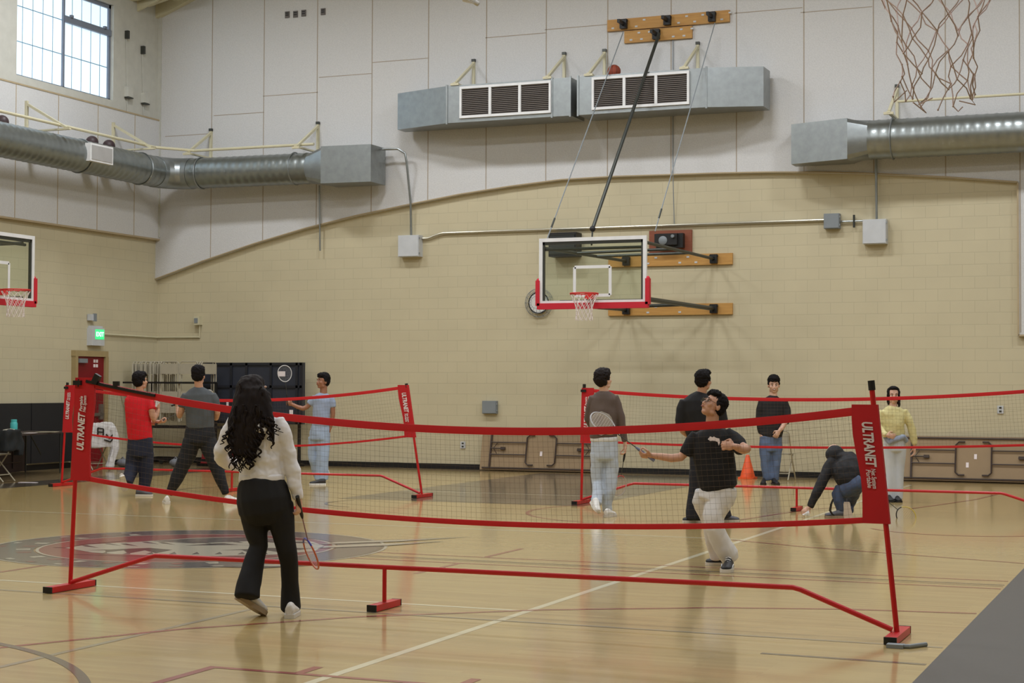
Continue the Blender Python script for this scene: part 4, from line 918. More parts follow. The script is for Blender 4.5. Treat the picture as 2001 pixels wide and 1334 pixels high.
def head_parts(mb, c, M3, s=1.0, neck=None, jaw=1.0):
    E = lambda p, r: mb.ell(c+M3 @ (Vector(p)*s), Vector(r)*s, M3)
    E((0, -.012, .032), (.075, .092, .084)); E((0, .028, -.03), (.060*jaw, .062, .075)); E((0, .050, -.085), (.030*jaw, .032, .024))
    for x in (-1, 1):
        E((x*.076, -.005, -.012), (.010, .020, .031)); E((x*.040, .062, -.022), (.022, .022, .022)); E((x*.029, .080, .024), (.024, .011, .008)); E((x*.045*jaw, .01, -.07), (.018, .03, .022))
        E((x*.011, .095, -.034), (.008, .008, .007))
    capsule(mb, c+M3 @ Vector((0, .084, .008))*s, c+M3 @ Vector((0, .104, -.028))*s, .008*s, .0115*s)
    E((0, .084, -.052), (.022, .014, .012))
    if neck is not None: capsule(mb, c+M3 @ Vector((0, -.022, -.05))*s, neck, .052*s, .058*s, 14)
def face_details(c, M3, s, body, smile=False, skin=None, glasses=False):
    g = MB()
    for x in (-1, 1):
        g.ell(c+M3 @ (Vector((x*.030, .0835, .006))*s), Vector((.0125, .006, .0055))*s, M3)
    o = obj('eyes', g, mat('eye_white', (200, 196, 190), .4), body)
    g = MB()
    for x in (-1, 1): g.ell(c+M3 @ (Vector((x*.030, .0885, .006))*s), Vector((.0058, .003, .0055))*s, M3)
    obj('irises', g, mat('dark_iris', (30, 20, 18), .3), o)
    g = MB()
    for x in (-1, 1): g.tube([c+M3 @ (Vector((x*a, b, z))*s) for a, b, z in ((.012, .0945, .026), (.028, .0945, .032), (.046, .082, .025))], [.002*s, .0038*s, .002*s], 6)
    obj('eyebrows', g, HAIR, body)
    g = MB()
    if smile: g.ell(c+M3 @ (Vector((0, .097, -.053))*s), Vector((.024, .006, .010))*s, M3)
    else: g.ell(c+M3 @ (Vector((0, .0975, -.053))*s), Vector((.020, .006, .0065))*s, M3)
    o = obj('lips', g, mat('lip_skin', (150, 82, 74), .5), body)
    if smile: obj('teeth', MB().ell(c+M3 @ (Vector((0, .1015, -.0525))*s), Vector((.017, .003, .005))*s, M3), mat('teeth_white', (226, 220, 210), .4), o)
    if glasses:
        g = MB()
        for x in (-1, 1): g.tube([c+M3 @ (Vector((x*.032+.024*math.cos(a), .103-.006*abs(math.cos(a))*(x*math.cos(a) > 0), .004+.019*math.sin(a)))*s) for a in [2*math.pi*k/18 for k in range(18)]], .0016, 5, closed=True)
        g.tube([c+M3 @ (Vector((-.009, .105, .008))*s), c+M3 @ (Vector((.009, .105, .008))*s)], .0016, 5)
        for x in (-1, 1): g.tube([c+M3 @ (Vector((x*.055, .100, .008))*s), c+M3 @ (Vector((x*.079, .03, .008))*s), c+M3 @ (Vector((x*.080, -.01, 0))*s)], .0016, 5)
        o = obj('glasses', g, BLACK, body)
        g = MB()
        for x in (-1, 1): g.lathe([(.022, 0), (.022, .0012)], c+M3 @ (Vector((x*.032, .102, .004))*s), 16, M3 @ Matrix.Rotation(R(90), 3, 'X'))
        obj('lenses', g, mat('clear_lens', (230, 235, 240), .05, trans=1), o)
def short_hair(c, M3, s, body, style='crop', mt=None):
    g = MB(); E = lambda p, r: g.ell(c+M3 @ (Vector(p)*s), Vector(r)*s, M3)
    E((0, -.028, .050), (.084, .088, .082)); E((0, -.045, .005), (.080, .068, .075))
    if style == 'crop': E((0, .030, .095), (.066, .058, .036)); E((-.03, .055, .082), (.035, .03, .02)); E((.03, .055, .082), (.035, .03, .02))
    if style == 'fluffy': E((0, -.02, .07), (.096, .100, .085)); E((0, .035, .10), (.075, .065, .040)); E((0, .068, .07), (.06, .03, .022)); E((0, -.075, .03), (.085, .05, .07))
    if style == 'curly': E((0, .035, .092), (.074, .062, .042)); E((0, .068, .068), (.055, .026, .018)); E((0, -.02, .07), (.088, .09, .078))
    for x in (-1, 1): E((x*.072, -.002, .030), (.012, .030, .040))
    return fuse('hair', g, .007, mt or HAIR, body, 1, .008, 45, amp2=.006, fs2=110)
def hand_parts(mb, wrist, dirn, normal, curl=.6, s=1.0, thumb=1, fr=1.0, spread=.15):
    """five fingers: palm from wrist along dirn; fingers curl toward -normal*... (palm side = normal)"""
    d = Vector(dirn).normalized(); nrm = Vector(normal); nrm = (nrm-d*nrm.dot(d)).normalized(); side = d.cross(nrm)*thumb
    w = Vector(wrist); M3 = Matrix((side, d, nrm)).transposed()
    mb.ell(w+d*.050*s, Vector((.041, .054, .017))*s, M3); capsule(mb, w-d*.03*s, w+d*.02*s, .025*s, .026*s)
    L = (.078, .085, .079, .064)
    for i in range(4):
        off = (i-1.5)*-.021; k = w+d*(.088-.004*abs(i-1.3))*s+side*off*s
        dd = (d+side*(-(i-1.5)*spread*.35)).normalized(); a = curl*.8
        p = k
        for j, f in enumerate((.45, .32, .23)):
            c_, s_ = math.cos(a), math.sin(a); v = dd*c_+nrm*s_
            q = p+v*L[i]*f*s; capsule(mb, p, q, .0092*s*fr*(1-.1*j), .0088*s*fr*(1-.1*j), 7); p = q; a += curl*(.9 if j == 0 else .7)
    p = w+d*.025*s+side*.030*s; q = p+(d*.55+side*.75+nrm*.3).normalized()*.036*s; r_ = q+(d*.85+side*(.25-.5*min(1, curl))+nrm*(.3+.6*curl)).normalized()*.032*s; e = r_+(d*.8-side*.35*curl+nrm*(.3+.6*curl)).normalized()*.026*s
    capsule(mb, p, q, .0135*s, .0115*s, 7); capsule(mb, q, r_, .011*s*fr, .010*s*fr, 7); capsule(mb, r_, e, .010*s*fr, .0088*s*fr, 7)
    return w+d*.075*s+nrm*.028*s
def shoe(body, heel, toe, up, upper_m, sole_m, s=1.0, width=.098, lace=None, name='shoe'):
    """heel / toe points lie on the sole plane"""
    h, t_ = Vector(heel), Vector(toe); d = (t_-h).normalized(); L = (t_-h).length; up = Vector(up); up = (up-d*up.dot(d)).normalized(); x = d.cross(up)
    prof = ((0, .60, .074), (.06, .70, .088), (.18, .74, .092), (.34, .78, .088), (.50, .90, .070), (.68, 1.0, .055), (.84, .96, .046), (.94, .74, .040), (1.0, .40, .032))
    g = MB(); secs = []
    for f, wf, hh in prof:
        c = h+d*(f*L); a = width/2*wf*.94*s; hh *= s
        secs.append([c+x*(a*math.cos(2*math.pi*k/14)*(1 if math.sin(2*math.pi*k/14) < 0.3 else .82))+up*(.016*s+hh/2+hh/2*math.sin(2*math.pi*k/14)) for k in range(14)])
    g.loft(secs); up_o = fuse(name, g, .008, upper_m, body, 2)
    g = MB(); secs = []
    for f, wf, hh in prof:
        c = h+d*(f*L*1.03-.015*L); a = width/2*wf*1.05*s; z1 = .028*s
        secs.append([c-x*a+up*.001, c-x*a+up*z1, c+x*a+up*z1, c+x*a+up*.001])
    g.loft(secs); obj('sole', g, sole_m, up_o, .9)
    if lace:
        g = MB()
        for k in range(4):
            f = .36+.09*k; c = h+d*(f*L)+up*(.016+.088-.012*k*1.25+.004)*s; g.tube([c-x*.022*s-up*.008, c+up*.002, c+x*.022*s-up*.008], .0035*s, 5)
        obj('laces', g, lace, up_o)
    return up_o
def racket(grip, head_dir, normal, label, frame_m, string_m, grip_m=None, L=.67, head_l=.25, head_w=.205, shaft_m=None, frame_m2=None):
    g0 = Vector(grip); d = Vector(head_dir).normalized(); nrm = Vector(normal); nrm = (nrm-d*nrm.dot(d)).normalized(); x = d.cross(nrm)
    t = thing('badminton_racket', g0, label, 'racket'); base = g0-d*.09
    obj('grip', MB().tube([base, base+d*.003, base+d*.17, base+d*.20], [.0145, .014, .0125, .007], 10), grip_m or BLACK, t)
    hc = base+d*(L-head_l/2)
    obj('shaft', MB().tube([base+d*.19, base+d*(L-head_l+.003)], .0042, 8), shaft_m or DKMET, t)
    oval = lambda a, o=1: hc+d*(head_l/2*math.cos(a)*o)+x*(head_w/2*math.sin(a)*o*(1+.06*math.cos(a)))
    P = [oval(2*math.pi*k/36) for k in range(36)]
    f_ = obj('head_frame', MB().tube(P, .0062, 6, closed=True), frame_m, t)
    if frame_m2: obj('frame_accent', MB().tube([oval(R(a)) for a in range(150, 262, 8)], .0068, 6), frame_m2, f_)
    g = MB(); n = 11
    for i in range(1, n):
        u = -1+2*i/n; hw_ = math.sqrt(1-u*u)
        g.tube([hc+d*(head_l/2*u)-x*head_w/2*hw_, hc+d*(head_l/2*u)+x*head_w/2*hw_], .0008, 3, cap=False)
        g.tube([hc+x*(head_w/2*u)-d*head_l/2*hw_, hc+x*(head_w/2*u)+d*head_l/2*hw_], .0008, 3, cap=False)
    obj('string_bed', g, string_m, t)
    return t
def shuttle(p, d, label):
    p = Vector(p); d = Vector(d).normalized(); x = d.orthogonal().normalized(); M3 = Matrix((x, d.cross(x), d)).transposed()
    t = thing('shuttlecock', p, label, 'shuttlecock'); g = MB(); g.lathe([(.006, 0), (.013, .004), (.014, .014), (.013, .026)], p, 12, M3); obj('cork', g, WHITE, t)
    g = MB()
    for k in range(16):
        a = 2*math.pi*k/16; a2 = a+.33
        v = lambda r, z, b: p+M3 @ Vector((r*math.cos(b), r*math.sin(b), z))
        g.add([v(.013, .024, a), v(.013, .024, a+.2), v(.033, .085, a2), v(.033, .085, a)], [(0, 1, 2, 3)])
    obj('feathers', g, WHITE, t, 0)
SK1 = mat('skin_tan', (196, 148, 122), .5, noise_amt=.03); SK2 = mat('skin_light', (214, 170, 146), .5, noise_amt=.03); SK3 = mat('skin_brown', (158, 108, 82), .5, noise_amt=.03)
HAIR = mat('black_hair', (22, 18, 19), .8, spec=.2, noise_amt=.15, scale=60); HAIR2 = mat('dark_brown_hair', (30, 22, 21), .75, spec=.25, noise_amt=.2, scale=50)
def arm_rows(rows, thin=.8): return [(r[0], r[1], r[2]*thin)+tuple(r[3:]) for r in rows]
def body_mesh(F, label, parts, voxel, skin, group=None):
    """parts(mb) fills the continuous body; returns the person object"""
    mb = MB(); parts(mb); o = fuse('person', mb, voxel, skin, None, 2); tag(o, label, 'person', group); return o
def cloth(F, name, chains, voxel, mt, body, it=4, amp=.006, fs=9, aniso=(1, 1, 1), extra=None, amp2=.0, fs2=25):
    mb = MB()
    for rows, ratio in chains: F.sweep(mb, rows, ratio)
    if extra: extra(mb)
    return fuse(name, mb, voxel, mt, body, it, amp, fs, aniso, amp2, fs2)
def sh(rows, f=.80): return [(r[0], r[1], r[2]*f, r[3] if len(r) > 3 else 0, (r[4]*f if len(r) > 4 and r[4] else None)) for r in rows]
WSH = mat('white_shoe', (222, 218, 212), .5, noise_amt=.05, scale=30); SOLEW = mat('white_rubber_sole', (214, 208, 198), .6); SOLET = mat('tan_sole', (168, 148, 124), .6)
BSH = mat('black_shoe', (24, 23, 26), .55); GSH = mat('grey_shoe', (92, 92, 100), .6)
# ---- 1 woman in white hoodie, back to camera
F = Fig(11.28)
tor = [(502, 808, 16, 0, .06), (502, 815, 40, 0, .08), (501, 828, 49, 0, .10), (502, 850, 48, 0, .115), (504, 880, 46, 0, .115), (508, 908, 43, 0, .11), (511, 928, 44, 0, .115), (512, 936, 43.5, 0, .115)]
slR = [(541, 820, 15), (549, 838, 17.5), (558, 865, 16.5), (565, 893, 15), (572, 925, 15), (578, 950, 14.5), (581, 964, 12), (583, 973, 9.5)]
slL = [(462, 822, 15), (448, 848, 17, .02), (434, 878, 17, .05), (431, 893, 16, .08), (446, 905, 14.5, .14), (470, 910, 12.5, .20), (492, 908, 10, .24)]
hip = [(511, 934, 42, 0, .12), (512, 950, 49, 0, .13), (515, 975, 54, -.01, .145), (518, 998, 53, -.01, .14), (521, 1014, 44, 0, .11)]
lgL = [(494, 985, 30, 0, .11), (496, 1016, 25.5), (503, 1045, 21.5), (507, 1066, 18.8), (499, 1088, 19.5, -.02), (493, 1112, 21, -.05), (488, 1138, 23.5, -.09), (484, 1166, 25.5, -.13)]
lgR = [(544, 985, 29, 0, .11), (548, 1016, 26.5), (554, 1045, 21.5), (560, 1075, 19.5), (564.5, 1102, 17.8, .03), (566, 1140, 18.5, .07), (568, 1188, 20.5, .12)]
hc = F.p(497, 770, .02); HM = frame((.62, .35, .70))
def parts(mb):
    head_parts(mb, hc, HM, 1.0, F.p(501, 812)); 
    for rw, f in ((tor, .82), (slR, .62), (slL, .62), (hip, .86), (lgL, .62), (lgR, .62)): F.sweep(mb, sh(rw, f))
    F.sweep(mb, [(582, 965, 6.5), (583, 978, 6.2)]); hand_parts(mb, F.p(583.5, 976), UP*-1+RH*.05, -RH*.5+FH*.2, 1.15, .92, thumb=1)
    hand_parts(mb, F.p(497, 907, .25), RH+UP*.15, -FH*.6-UP*.3, .6, .92)
P1 = body_mesh(F, 'woman with long dark curly hair in a white hoodie and black flared trousers, nearest player', parts, .0065, SK2)
HOOD = mat('white_fleece', (236, 234, 238), .9, noise_amt=.03, scale=20)
def ex(mb):
    F.sweep(mb, [(484, 822, 9, -.10), (500, 832, 13, -.13), (518, 838, 10, -.12), (528, 826, 7, -.09)], .7)
cloth(F, 'hoodie', [(tor, 1), (slR, .95), (slL, .95)], .008, HOOD, P1, 3, .014, 9, (1, 1, 1.4), ex, .003, 34)
cloth(F, 'hoodie_waistband', [([(512, 927, 44.5, 0, .119), (512, 938, 44.5, 0, .119)], 1)], .008, HOOD, P1, 1, .002, 14)
cloth(F, 'cuff', [([(581, 964, 11.5), (583, 974, 10)], 1)], .007, HOOD, P1, 1, .001)
BTR = mat('black_trousers', (14, 13, 16), .8, noise_amt=.1)
cloth(F, 'flared_trousers', [(hip, 1), (lgL, 1), (lgR, 1)], .009, BTR, P1, 4, .010, 8, (1, 1, .5), None, .003, 22)
ht = F.p(464, 1186, -.14); tt = F.p(509, 1210, .0); tt.z = .012; ht.z = .125
tt2 = ht+(tt-ht).normalized()*.255
shoe(P1, ht, tt2, RH*.45+UP*.8+FH*.4, WSH, SOLET, 1.12, lace=SOLEW)
b = AZ(566, 1208); shoe(P1, b-FH*.02, b+FH*.23+RH*.0, UP, WSH, SOLEW, 1.0)
# hair: mass + curly strands
g = MB(); g.ell(hc+HM @ Vector((0, -.022, .045)), (.098, .098, .098)); g.ell(hc+HM @ Vector((0, .01, .062)), (.082, .082, .075)); F.sweep(g, [(496, 745, 14, .0, .07), (494, 754, 25, -.0, .10), (493, 766, 32, -.01, .115), (491, 782, 35, -.03, .11), (489, 800, 37, -.05, .10), (486, 822, 40, -.09, .07), (482, 845, 37, -.11, .055), (476, 868, 30, -.12, .045), (476, 888, 20, -.12, .035)], 1)
F.sweep(g, [(518, 770, 10, -.03), (523, 795, 10, -.07), (528, 820, 7, -.11), (532, 845, 5, -.12), (535, 868, 2.5, -.12)], .8)
hm = fuse('hair', g, .009, HAIR2, P1, 2, .012, 14, (1, 1, .3), .007, 55)
rnd = random.Random(5); g = MB()
def strand(x0, y0, x1, y1, r, d0, amp, turns):
    pts, rs = [], []; n = 26; ph = rnd.random()*6
    for i in range(n+1):
        f = i/n; a = ph+turns*2*math.pi*f; A = amp*(.3+.9*f)
        p = F.p(x0+(x1-x0)*f, y0+(y1-y0)*f, d0)+RH*math.cos(a)*A+FH*math.sin(a)*A; pts.append(p); rs.append(r*(1-.65*f))
    g.tube(pts, rs, 5)
for i in range(46):
    u = rnd.random(); x0 = 458+58*u; x1 = 446+64*u+rnd.uniform(-6, 6); y1 = 872+48*math.sin(math.pi*min(1, u*1.0+.1))+rnd.uniform(-22, 8)
    strand(x0, 800+rnd.uniform(-10, 30), x1, y1, .011, -.125-.03*rnd.random(), .012, rnd.uniform(2.5, 5))
for (a) in ((490, 860, 492, 916, .020), (483, 860, 484, 908, .016), (462, 850, 448, 893, .017), (470, 860, 461, 910, .015), (500, 840, 509, 893, .015), (456, 830, 434, 858, .012), (452, 835, 432, 868, .009), (524, 815, 534, 876, .012), (528, 815, 541, 850, .009), (532, 820, 549, 845, .006), (519, 820, 527, 862, .010), (496, 850, 499, 902, .014)): strand(*a[:4], a[4], -.14, .012, 3.5)
for i in range(12): strand(470+rnd.uniform(-6, 44), 752+rnd.uniform(-4, 14), 455+rnd.uniform(0, 70), 815+rnd.uniform(-10, 20), .006, -.10, .010, 2)
obj('curly_strands', g, HAIR2, hm)
racket(F.p(585.5, 989, -.01), (F.p(598, 1095)-F.p(586, 1000)).normalized()*.79+FH*.61, (FH*.79+UP*.61)*.55+RH*.83, 'orange and blue badminton racket hanging from the hand of the woman in white', mat('orange_racket_frame', (214, 110, 70), .4), mat('pale_strings', (220, 205, 205), .6), BLACK, L=.66, frame_m2=mat('blue_racket_accent', (70, 70, 170), .4), shaft_m=mat('violet_shaft', (150, 110, 130), .4))
# ---- 2 man in black tee with glasses
F = Fig(14.35)
tor = [(1389, 834, 12, 0, .06), (1390, 841, 30, 0, .09), (1391, 852, 41, 0, .115), (1392, 872, 42, 0, .125), (1395, 895, 40, 0, .13), (1399, 920, 40, 0, .135), (1401, 940, 39, 0, .135), (1404, 953, 38, 0, .13)]
sR = [(1362, 850, 14), (1352, 862, 15), (1343, 878, 13.5), (1339, 887, 12.5)]
sL = [(1418, 848, 15), (1432, 857, 16, -.03), (1443, 868, 16.5, -.07), (1450, 879, 14, -.12)]
aR = [(1340, 882, 9), (1330, 893, 8.5), (1312, 895, 8.2), (1292, 892, 7), (1274, 890, 5.5)]
aL = [(1449, 872, 9.5, -.14), (1459, 877, 9.5, -.18), (1452, 878, 9, -.22), (1444, 876, 7.5, -.25), (1436, 872, 6.2, -.27)]
hip = [(1404, 950, 36, 0, .12), (1402, 964, 38, 0, .13), (1398, 978, 37, 0, .13)]
lA = [(1408, 968, 29, -.02, .11), (1403, 988, 25, -.05), (1394, 1010, 21.5, -.08), (1396, 1032, 20, -.09), (1405, 1050, 19.5, -.08), (1416, 1070, 19.5, -.06), (1424, 1084, 20, -.04), (1427, 1094, 17.5, -.03)]
lB = [(1378, 962, 21, .05, .1), (1372, 980, 19.5, .06), (1379, 1006, 13, .08), (1386, 1030, 13, .10), (1391, 1055, 13.5, .13), (1396, 1078, 14, .16), (1397, 1092, 13, .17)]
hc = F.p(1394, 793, 0); HM = frame((-.80, .52, -.42))
def parts(mb):
    head_parts(mb, hc, HM, 1.02, F.p(1391, 838))
    for rw, f in ((tor, .84), (sR, .62), (sL, .60), (aR, 1), (aL, 1), (hip, .84), (lA, .55), (lB, .6)): F.sweep(mb, sh(rw, f) if f != 1 else rw)
    hand_parts(mb, F.p(1275, 890), -RH, UP*.3+FH*.2, 1.1, 1.0, thumb=-1); hand_parts(mb, F.p(1436, 872, -.27), -RH+UP*.1, -UP*.2+FH, 1.1, 1.0, thumb=-1)
P2 = body_mesh(F, 'man in black T-shirt, glasses and baggy white trousers looking up and reaching with a racket', parts, .006, SK1)
face_details(hc, HM, 1.02, P2, smile=False, glasses=True); short_hair(hc, HM, 1.05, P2, 'crop')
TEE = mat('black_tee', (20, 19, 22), .85, noise_amt=.1)
tee = cloth(F, 'tee_shirt', [(tor, 1), (sR, .95), (sL, .95)], .008, TEE, P2, 3, .010, 7, (1, 1, .7), None, .002, 26)
g = MB(); nl = F.p(1395, 858, -.15)
pts = [(-.045, .0), (-.028, .022), (-.012, .014), (.0, .020), (.018, .010), (.040, .006), (.045, -.022), (.036, -.046), (.028, -.020), (.010, -.012), (-.012, -.010), (-.030, -.012)]
g.prism([nl+RH*x*1.15+UP*z*1.15+FH*x*.12 for x, z in pts], -FH*.012); obj('chest_print', g, WTEXT, tee, 0)
WTR = mat('white_baggy_cloth', (222, 220, 220), .85, noise_amt=.05)
cloth(F, 'baggy_trousers', [(hip, 1), (lA, 1), (lB, 1)], .009, WTR, P2, 3, .016, 8, (1, 1, .6), None, .004, 24)
b = AZ(1417, 1119); e_ = AZ(1441, 1103); d = (b-e_).normalized(); sA = shoe(P2, b-d*.275, b, UP, BSH, SOLEW, 1.05, lace=WHITE)
g = MB(); x = d.cross(UP); c = b-d*.17+x*-.044+UP*.05
for s_ in (-1, 1): g.tube([b-d*.20+x*.046*s_+UP*.035, b-d*.13+x*.05*s_+UP*.06, b-d*.08+x*.045*s_+UP*.035], .004, 5)
obj('side_stripe', g, WHITE, sA)
b = AZ(1379, 1104); e_ = b+RH*.24-FH*.03; shoe(P2, e_, b, UP, BSH, SOLEW, 1.0)
hp = F.p(1262, 888, 0)
racket(hp, (F.p(1180, 826)-F.p(1262, 886)), UP*.75-FH*.65+RH*.2, 'blue-gripped racket held out by the man with glasses, its head overlapping the brown sweater', mat('white_racket_frame', (196, 196, 200), .4), MATS['pale_strings'], mat('blue_white_grip', (110, 118, 150), .6), L=.67, frame_m2=mat('gold_accent', (190, 150, 90), .4))
# ---- 3 man in brown sweater
F = Fig(20.5)
tor = [(1181, 763, 9, 0, .06), (1181, 769, 19, 0, .09), (1181, 778, 26, 0, .11), (1179, 798, 27, 0, .13), (1178, 822, 27, 0, .135), (1179, 842, 27, 0, .135), (1179, 855, 26.5, 0, .13)]
sR = [(1200, 775, 8.5), (1206, 790, 9), (1212, 812, 8.6), (1217, 838, 7.5), (1221, 862, 6)]
sL = [(1160, 776, 8.5), (1153, 795, 8.6, .03), (1150, 818, 8.5, .08), (1158, 834, 7, .2), (1168, 838, 6, .28)]
hip = [(1180, 858, 26.5, 0, .12), (1181, 875, 27, 0, .13), (1181, 895, 26.5, 0, .13)]
lR = [(1193, 885, 15, 0, .1), (1195, 915, 14.5), (1192, 945, 13.5, -.02), (1188, 968, 12.5, -.03), (1186, 985, 11, -.03), (1187, 998, 10, -.02)]
lL = [(1167, 885, 14, 0, .1), (1167, 915, 12.5), (1168, 942, 11.5, .0), (1168, 965, 10.5, -.1), (1164, 983, 10, -.2)]
hc = F.p(1180, 743, 0); HM = frame((.72, .22, .68))
def parts(mb):
    head_parts(mb, hc, HM, 1.02, F.p(1181, 768))
    for rw, f in ((tor, .82), (sR, .62), (sL, .62), (hip, .82), (lR, .6), (lL, .6)): F.sweep(mb, sh(rw, f))
    hand_parts(mb, F.p(1221.5, 870), -UP+RH*.0, -RH*.8, 1.0, 1.0, thumb=1); hand_parts(mb, F.p(1168, 838, .28), RH, -UP, .6)
P3 = body_mesh(F, 'man in a brown sweater with a colourful back print and light blue jeans, walking away', parts, .008, SK2)
short_hair(hc, HM, 1.06, P3, 'fluffy', HAIR2)
sw = cloth(F, 'sweater', [(tor, 1), (sR, .95), (sL, .95)], .010, mat('brown_sweater', (98, 84, 78), .9), P3, 3, .010, 8)
# printed motif: raised patch following the back
MPR = mat('sweater_print', (70, 76, 104), .9, rgb2=(206, 196, 176), scale=5.5); g = MB()
pr = []
for j in range(9):
    row = []
    for i in range(13):
        u = -1+2*i/12; v = -1+2*j/8; rad = math.sqrt(max(0, 1-v*v)); X_ = 1175+u*rad*23; Y_ = 827+v*24
        wdt = 27.5; cxp = 1178.5; q = min(.97, abs((X_-cxp)/wdt)); row.append(F.p(X_, Y_, -.135*math.sqrt(1-q*q)-.010))
    pr.append(row)
g.add([p for r_ in pr for p in r_], [(j*13+i, j*13+i+1, (j+1)*13+i+1, (j+1)*13+i) for j in range(8) for i in range(12)]); obj('back_print', g, MPR, sw, 1.2)
cloth(F, 'undershirt_hem', [([(1180, 854, 26.8, 0, .133), (1180, 861, 26.8, 0, .133)], 1)], .010, WHITE, P3, 1, .004)
cloth(F, 'jeans', [(hip, 1), (lR, 1), (lL, 1)], .010, mat('light_blue_denim', (188, 198, 212), .85, noise_amt=.10, scale=14), P3, 3, .014, 9, (1, 1, .7), None, .004, 26)
b = AZ(1186, 1010); shoe(P3, b-FH*.06-RH*.02, b+FH*.16+RH*.10, UP, WSH, SOLEW, 1.0)
ht = F.p(1156, 984, -.33); tt = AZ(1172, 1013)+UP*.02; tt = ht+(tt-ht).normalized()*.27; shoe(P3, ht, tt, FH*.5+UP*.7+RH*.2, WSH, SOLEW, 1.0)
racket(F.p(1221, 885, 0), F.p(1212, 940)-F.p(1221, 885), FH*.8-RH*.55, 'badminton racket hanging from the right hand of the man in brown', mat('silver_racket_frame', (190, 180, 176), .4), mat('red_white_strings', (214, 160, 150), .6), BLACK, L=.62, frame_m2=mat('red_accent', (190, 60, 60), .5))
# ---- 4 man in black, back to camera
F = Fig(19.24)
tor = [(1370, 766, 11, 0, .06), (1369, 772, 22, 0, .09), (1369, 781, 36, 0, .12), (1370, 800, 39, 0, .14), (1372, 825, 36, 0, .145), (1375, 850, 33, 0, .145), (1377, 875, 32, 0, .145), (1378, 893, 31.5, 0, .14)]
sL = [(1340, 784, 12), (1334, 800, 12.5), (1331, 820, 12), (1332, 834, 11)]; sR = [(1400, 784, 12), (1407, 800, 12.5), (1411, 822, 12), (1411, 834, 11)]
aL = [(1333, 826, 7), (1335, 842, 7, .05), (1345, 850, 6, .15), (1356, 848, 5, .22)]; aR = [(1411, 826, 7), (1411, 848, 6.5, .05), (1402, 852, 5.5, .2), (1396, 850, 5, .25)]
hip = [(1378, 885, 30, 0, .13), (1378, 905, 31, 0, .14), (1378, 925, 30, 0, .14)]
lL = [(1364, 920, 17.5, 0, .11), (1362, 950, 16), (1358, 978, 15), (1355, 1000, 14), (1354, 1012, 13.5)]
lR = [(1394, 920, 17.5, 0, .11), (1402, 950, 15.5), (1411, 980, 14), (1417, 1000, 12), (1420, 1010, 11.5)]
hc = F.p(1375, 744, 0); HM = frame((.62, .08, .78))
def parts(mb):
    head_parts(mb, hc, HM, 1.02, F.p(1371, 772))
    for rw, f in ((tor, .82), (sR, .6), (sL, .6), (hip, .8), (lR, .6), (lL, .6), (aL, 1), (aR, 1)): F.sweep(mb, sh(rw, f) if f != 1 else rw)
    hand_parts(mb, F.p(1356, 848, .22), RH+FH*.3, -UP, .6); hand_parts(mb, F.p(1396, 850, .25), -RH+FH*.3, -UP, .6, thumb=-1)
P4 = body_mesh(F, 'man in an all-black outfit seen from behind, standing beyond the man with glasses', parts, .008, SK1)
short_hair(hc, HM, 1.06, P4, 'crop')
cloth(F, 'shirt', [(tor, 1), (sR, .95), (sL, .95)], .010, mat('black_shirt', (22, 21, 24), .85), P4, 3, .010, 7)
cloth(F, 'trousers', [(hip, 1), (lR, 1), (lL, 1)], .010, mat('navy_black_trousers', (28, 30, 40), .85), P4, 3, .012, 8, (1, 1, .6))
b = AZ(1358, 1021); shoe(P4, b+RH*.08, b-RH*.14+FH*.03, UP, BSH, SOLEW, 1.0)
b = AZ(1420, 1020); shoe(P4, b-RH*.08, b+RH*.15+FH*.05, UP, GSH, SOLEW, 1.0)
# ---- 5 man in black sweater facing camera
F = Fig(27.2)
tor = [(1511, 773, 8, 0, .06), (1510.5, 779, 18, 0, .09), (1510, 788, 25, 0, .11), (1510, 806, 25, 0, .125), (1509, 828, 24, 0, .13), (1508, 843, 23, 0, .13), (1506, 853, 22, 0, .125)]
sL = [(1489, 784, 7.5), (1485, 800, 7.5), (1483.5, 818, 6.8), (1485, 836, 6.2), (1487, 846, 5.5)]
sR = [(1532, 783, 7.5), (1537, 798, 7.8), (1538.5, 814, 7.5, -.03), (1535, 826, 6.5, -.08)]
aR = [(1535, 824, 5, -.09), (1529, 834, 4.6, -.14), (1523, 842, 3.8, -.18)]
hip = [(1506, 852, 22.5, 0, .12), (1506, 868, 23, 0, .125), (1506, 880, 22, 0, .12)]
lL = [(1496, 876, 12.5, 0, .1), (1496.5, 900, 11), (1499, 922, 10), (1501, 937, 10)]; lR = [(1517, 876, 12, 0, .1), (1515.5, 900, 10.5), (1513.5, 922, 9.5), (1513, 937, 9.5)]
hc = F.p(1512, 752, 0); HM = frame((-.08, -.10, -1))
def parts(mb):
    head_parts(mb, hc, HM, 1.16, F.p(1511, 776), 1.05)
    for rw, f in ((tor, .82), (sR, .6), (sL, .62), (hip, .8), (lR, .6), (lL, .6), (aR, 1)): F.sweep(mb, sh(rw, f) if f != 1 else rw)
    hand_parts(mb, F.p(1523, 841, -.18), -UP*.8-RH*.5, FH, .7, 1.05, thumb=-1, fr=1.15); hand_parts(mb, F.p(1487, 846, .0), -UP, RH, .8, 1.0, fr=1.1)
P5 = body_mesh(F, 'smiling man in a black sweater and blue jeans standing by the orange cone', parts, .009, SK2)
face_details(hc, HM, 1.16, P5, smile=True); short_hair(hc, HM, 1.18, P5, 'curly')
cloth(F, 'sweater', [(tor, 1), (sR, .95), (sL, .95)], .011, mat('black_sweater', (26, 24, 26), .85), P5, 3, .008, 8)
cloth(F, 'jeans', [(hip, 1), (lR, 1), (lL, 1)], .011, mat('mid_blue_denim', (92, 108, 138), .85, noise_amt=.2, scale=9), P5, 3, .012, 9)
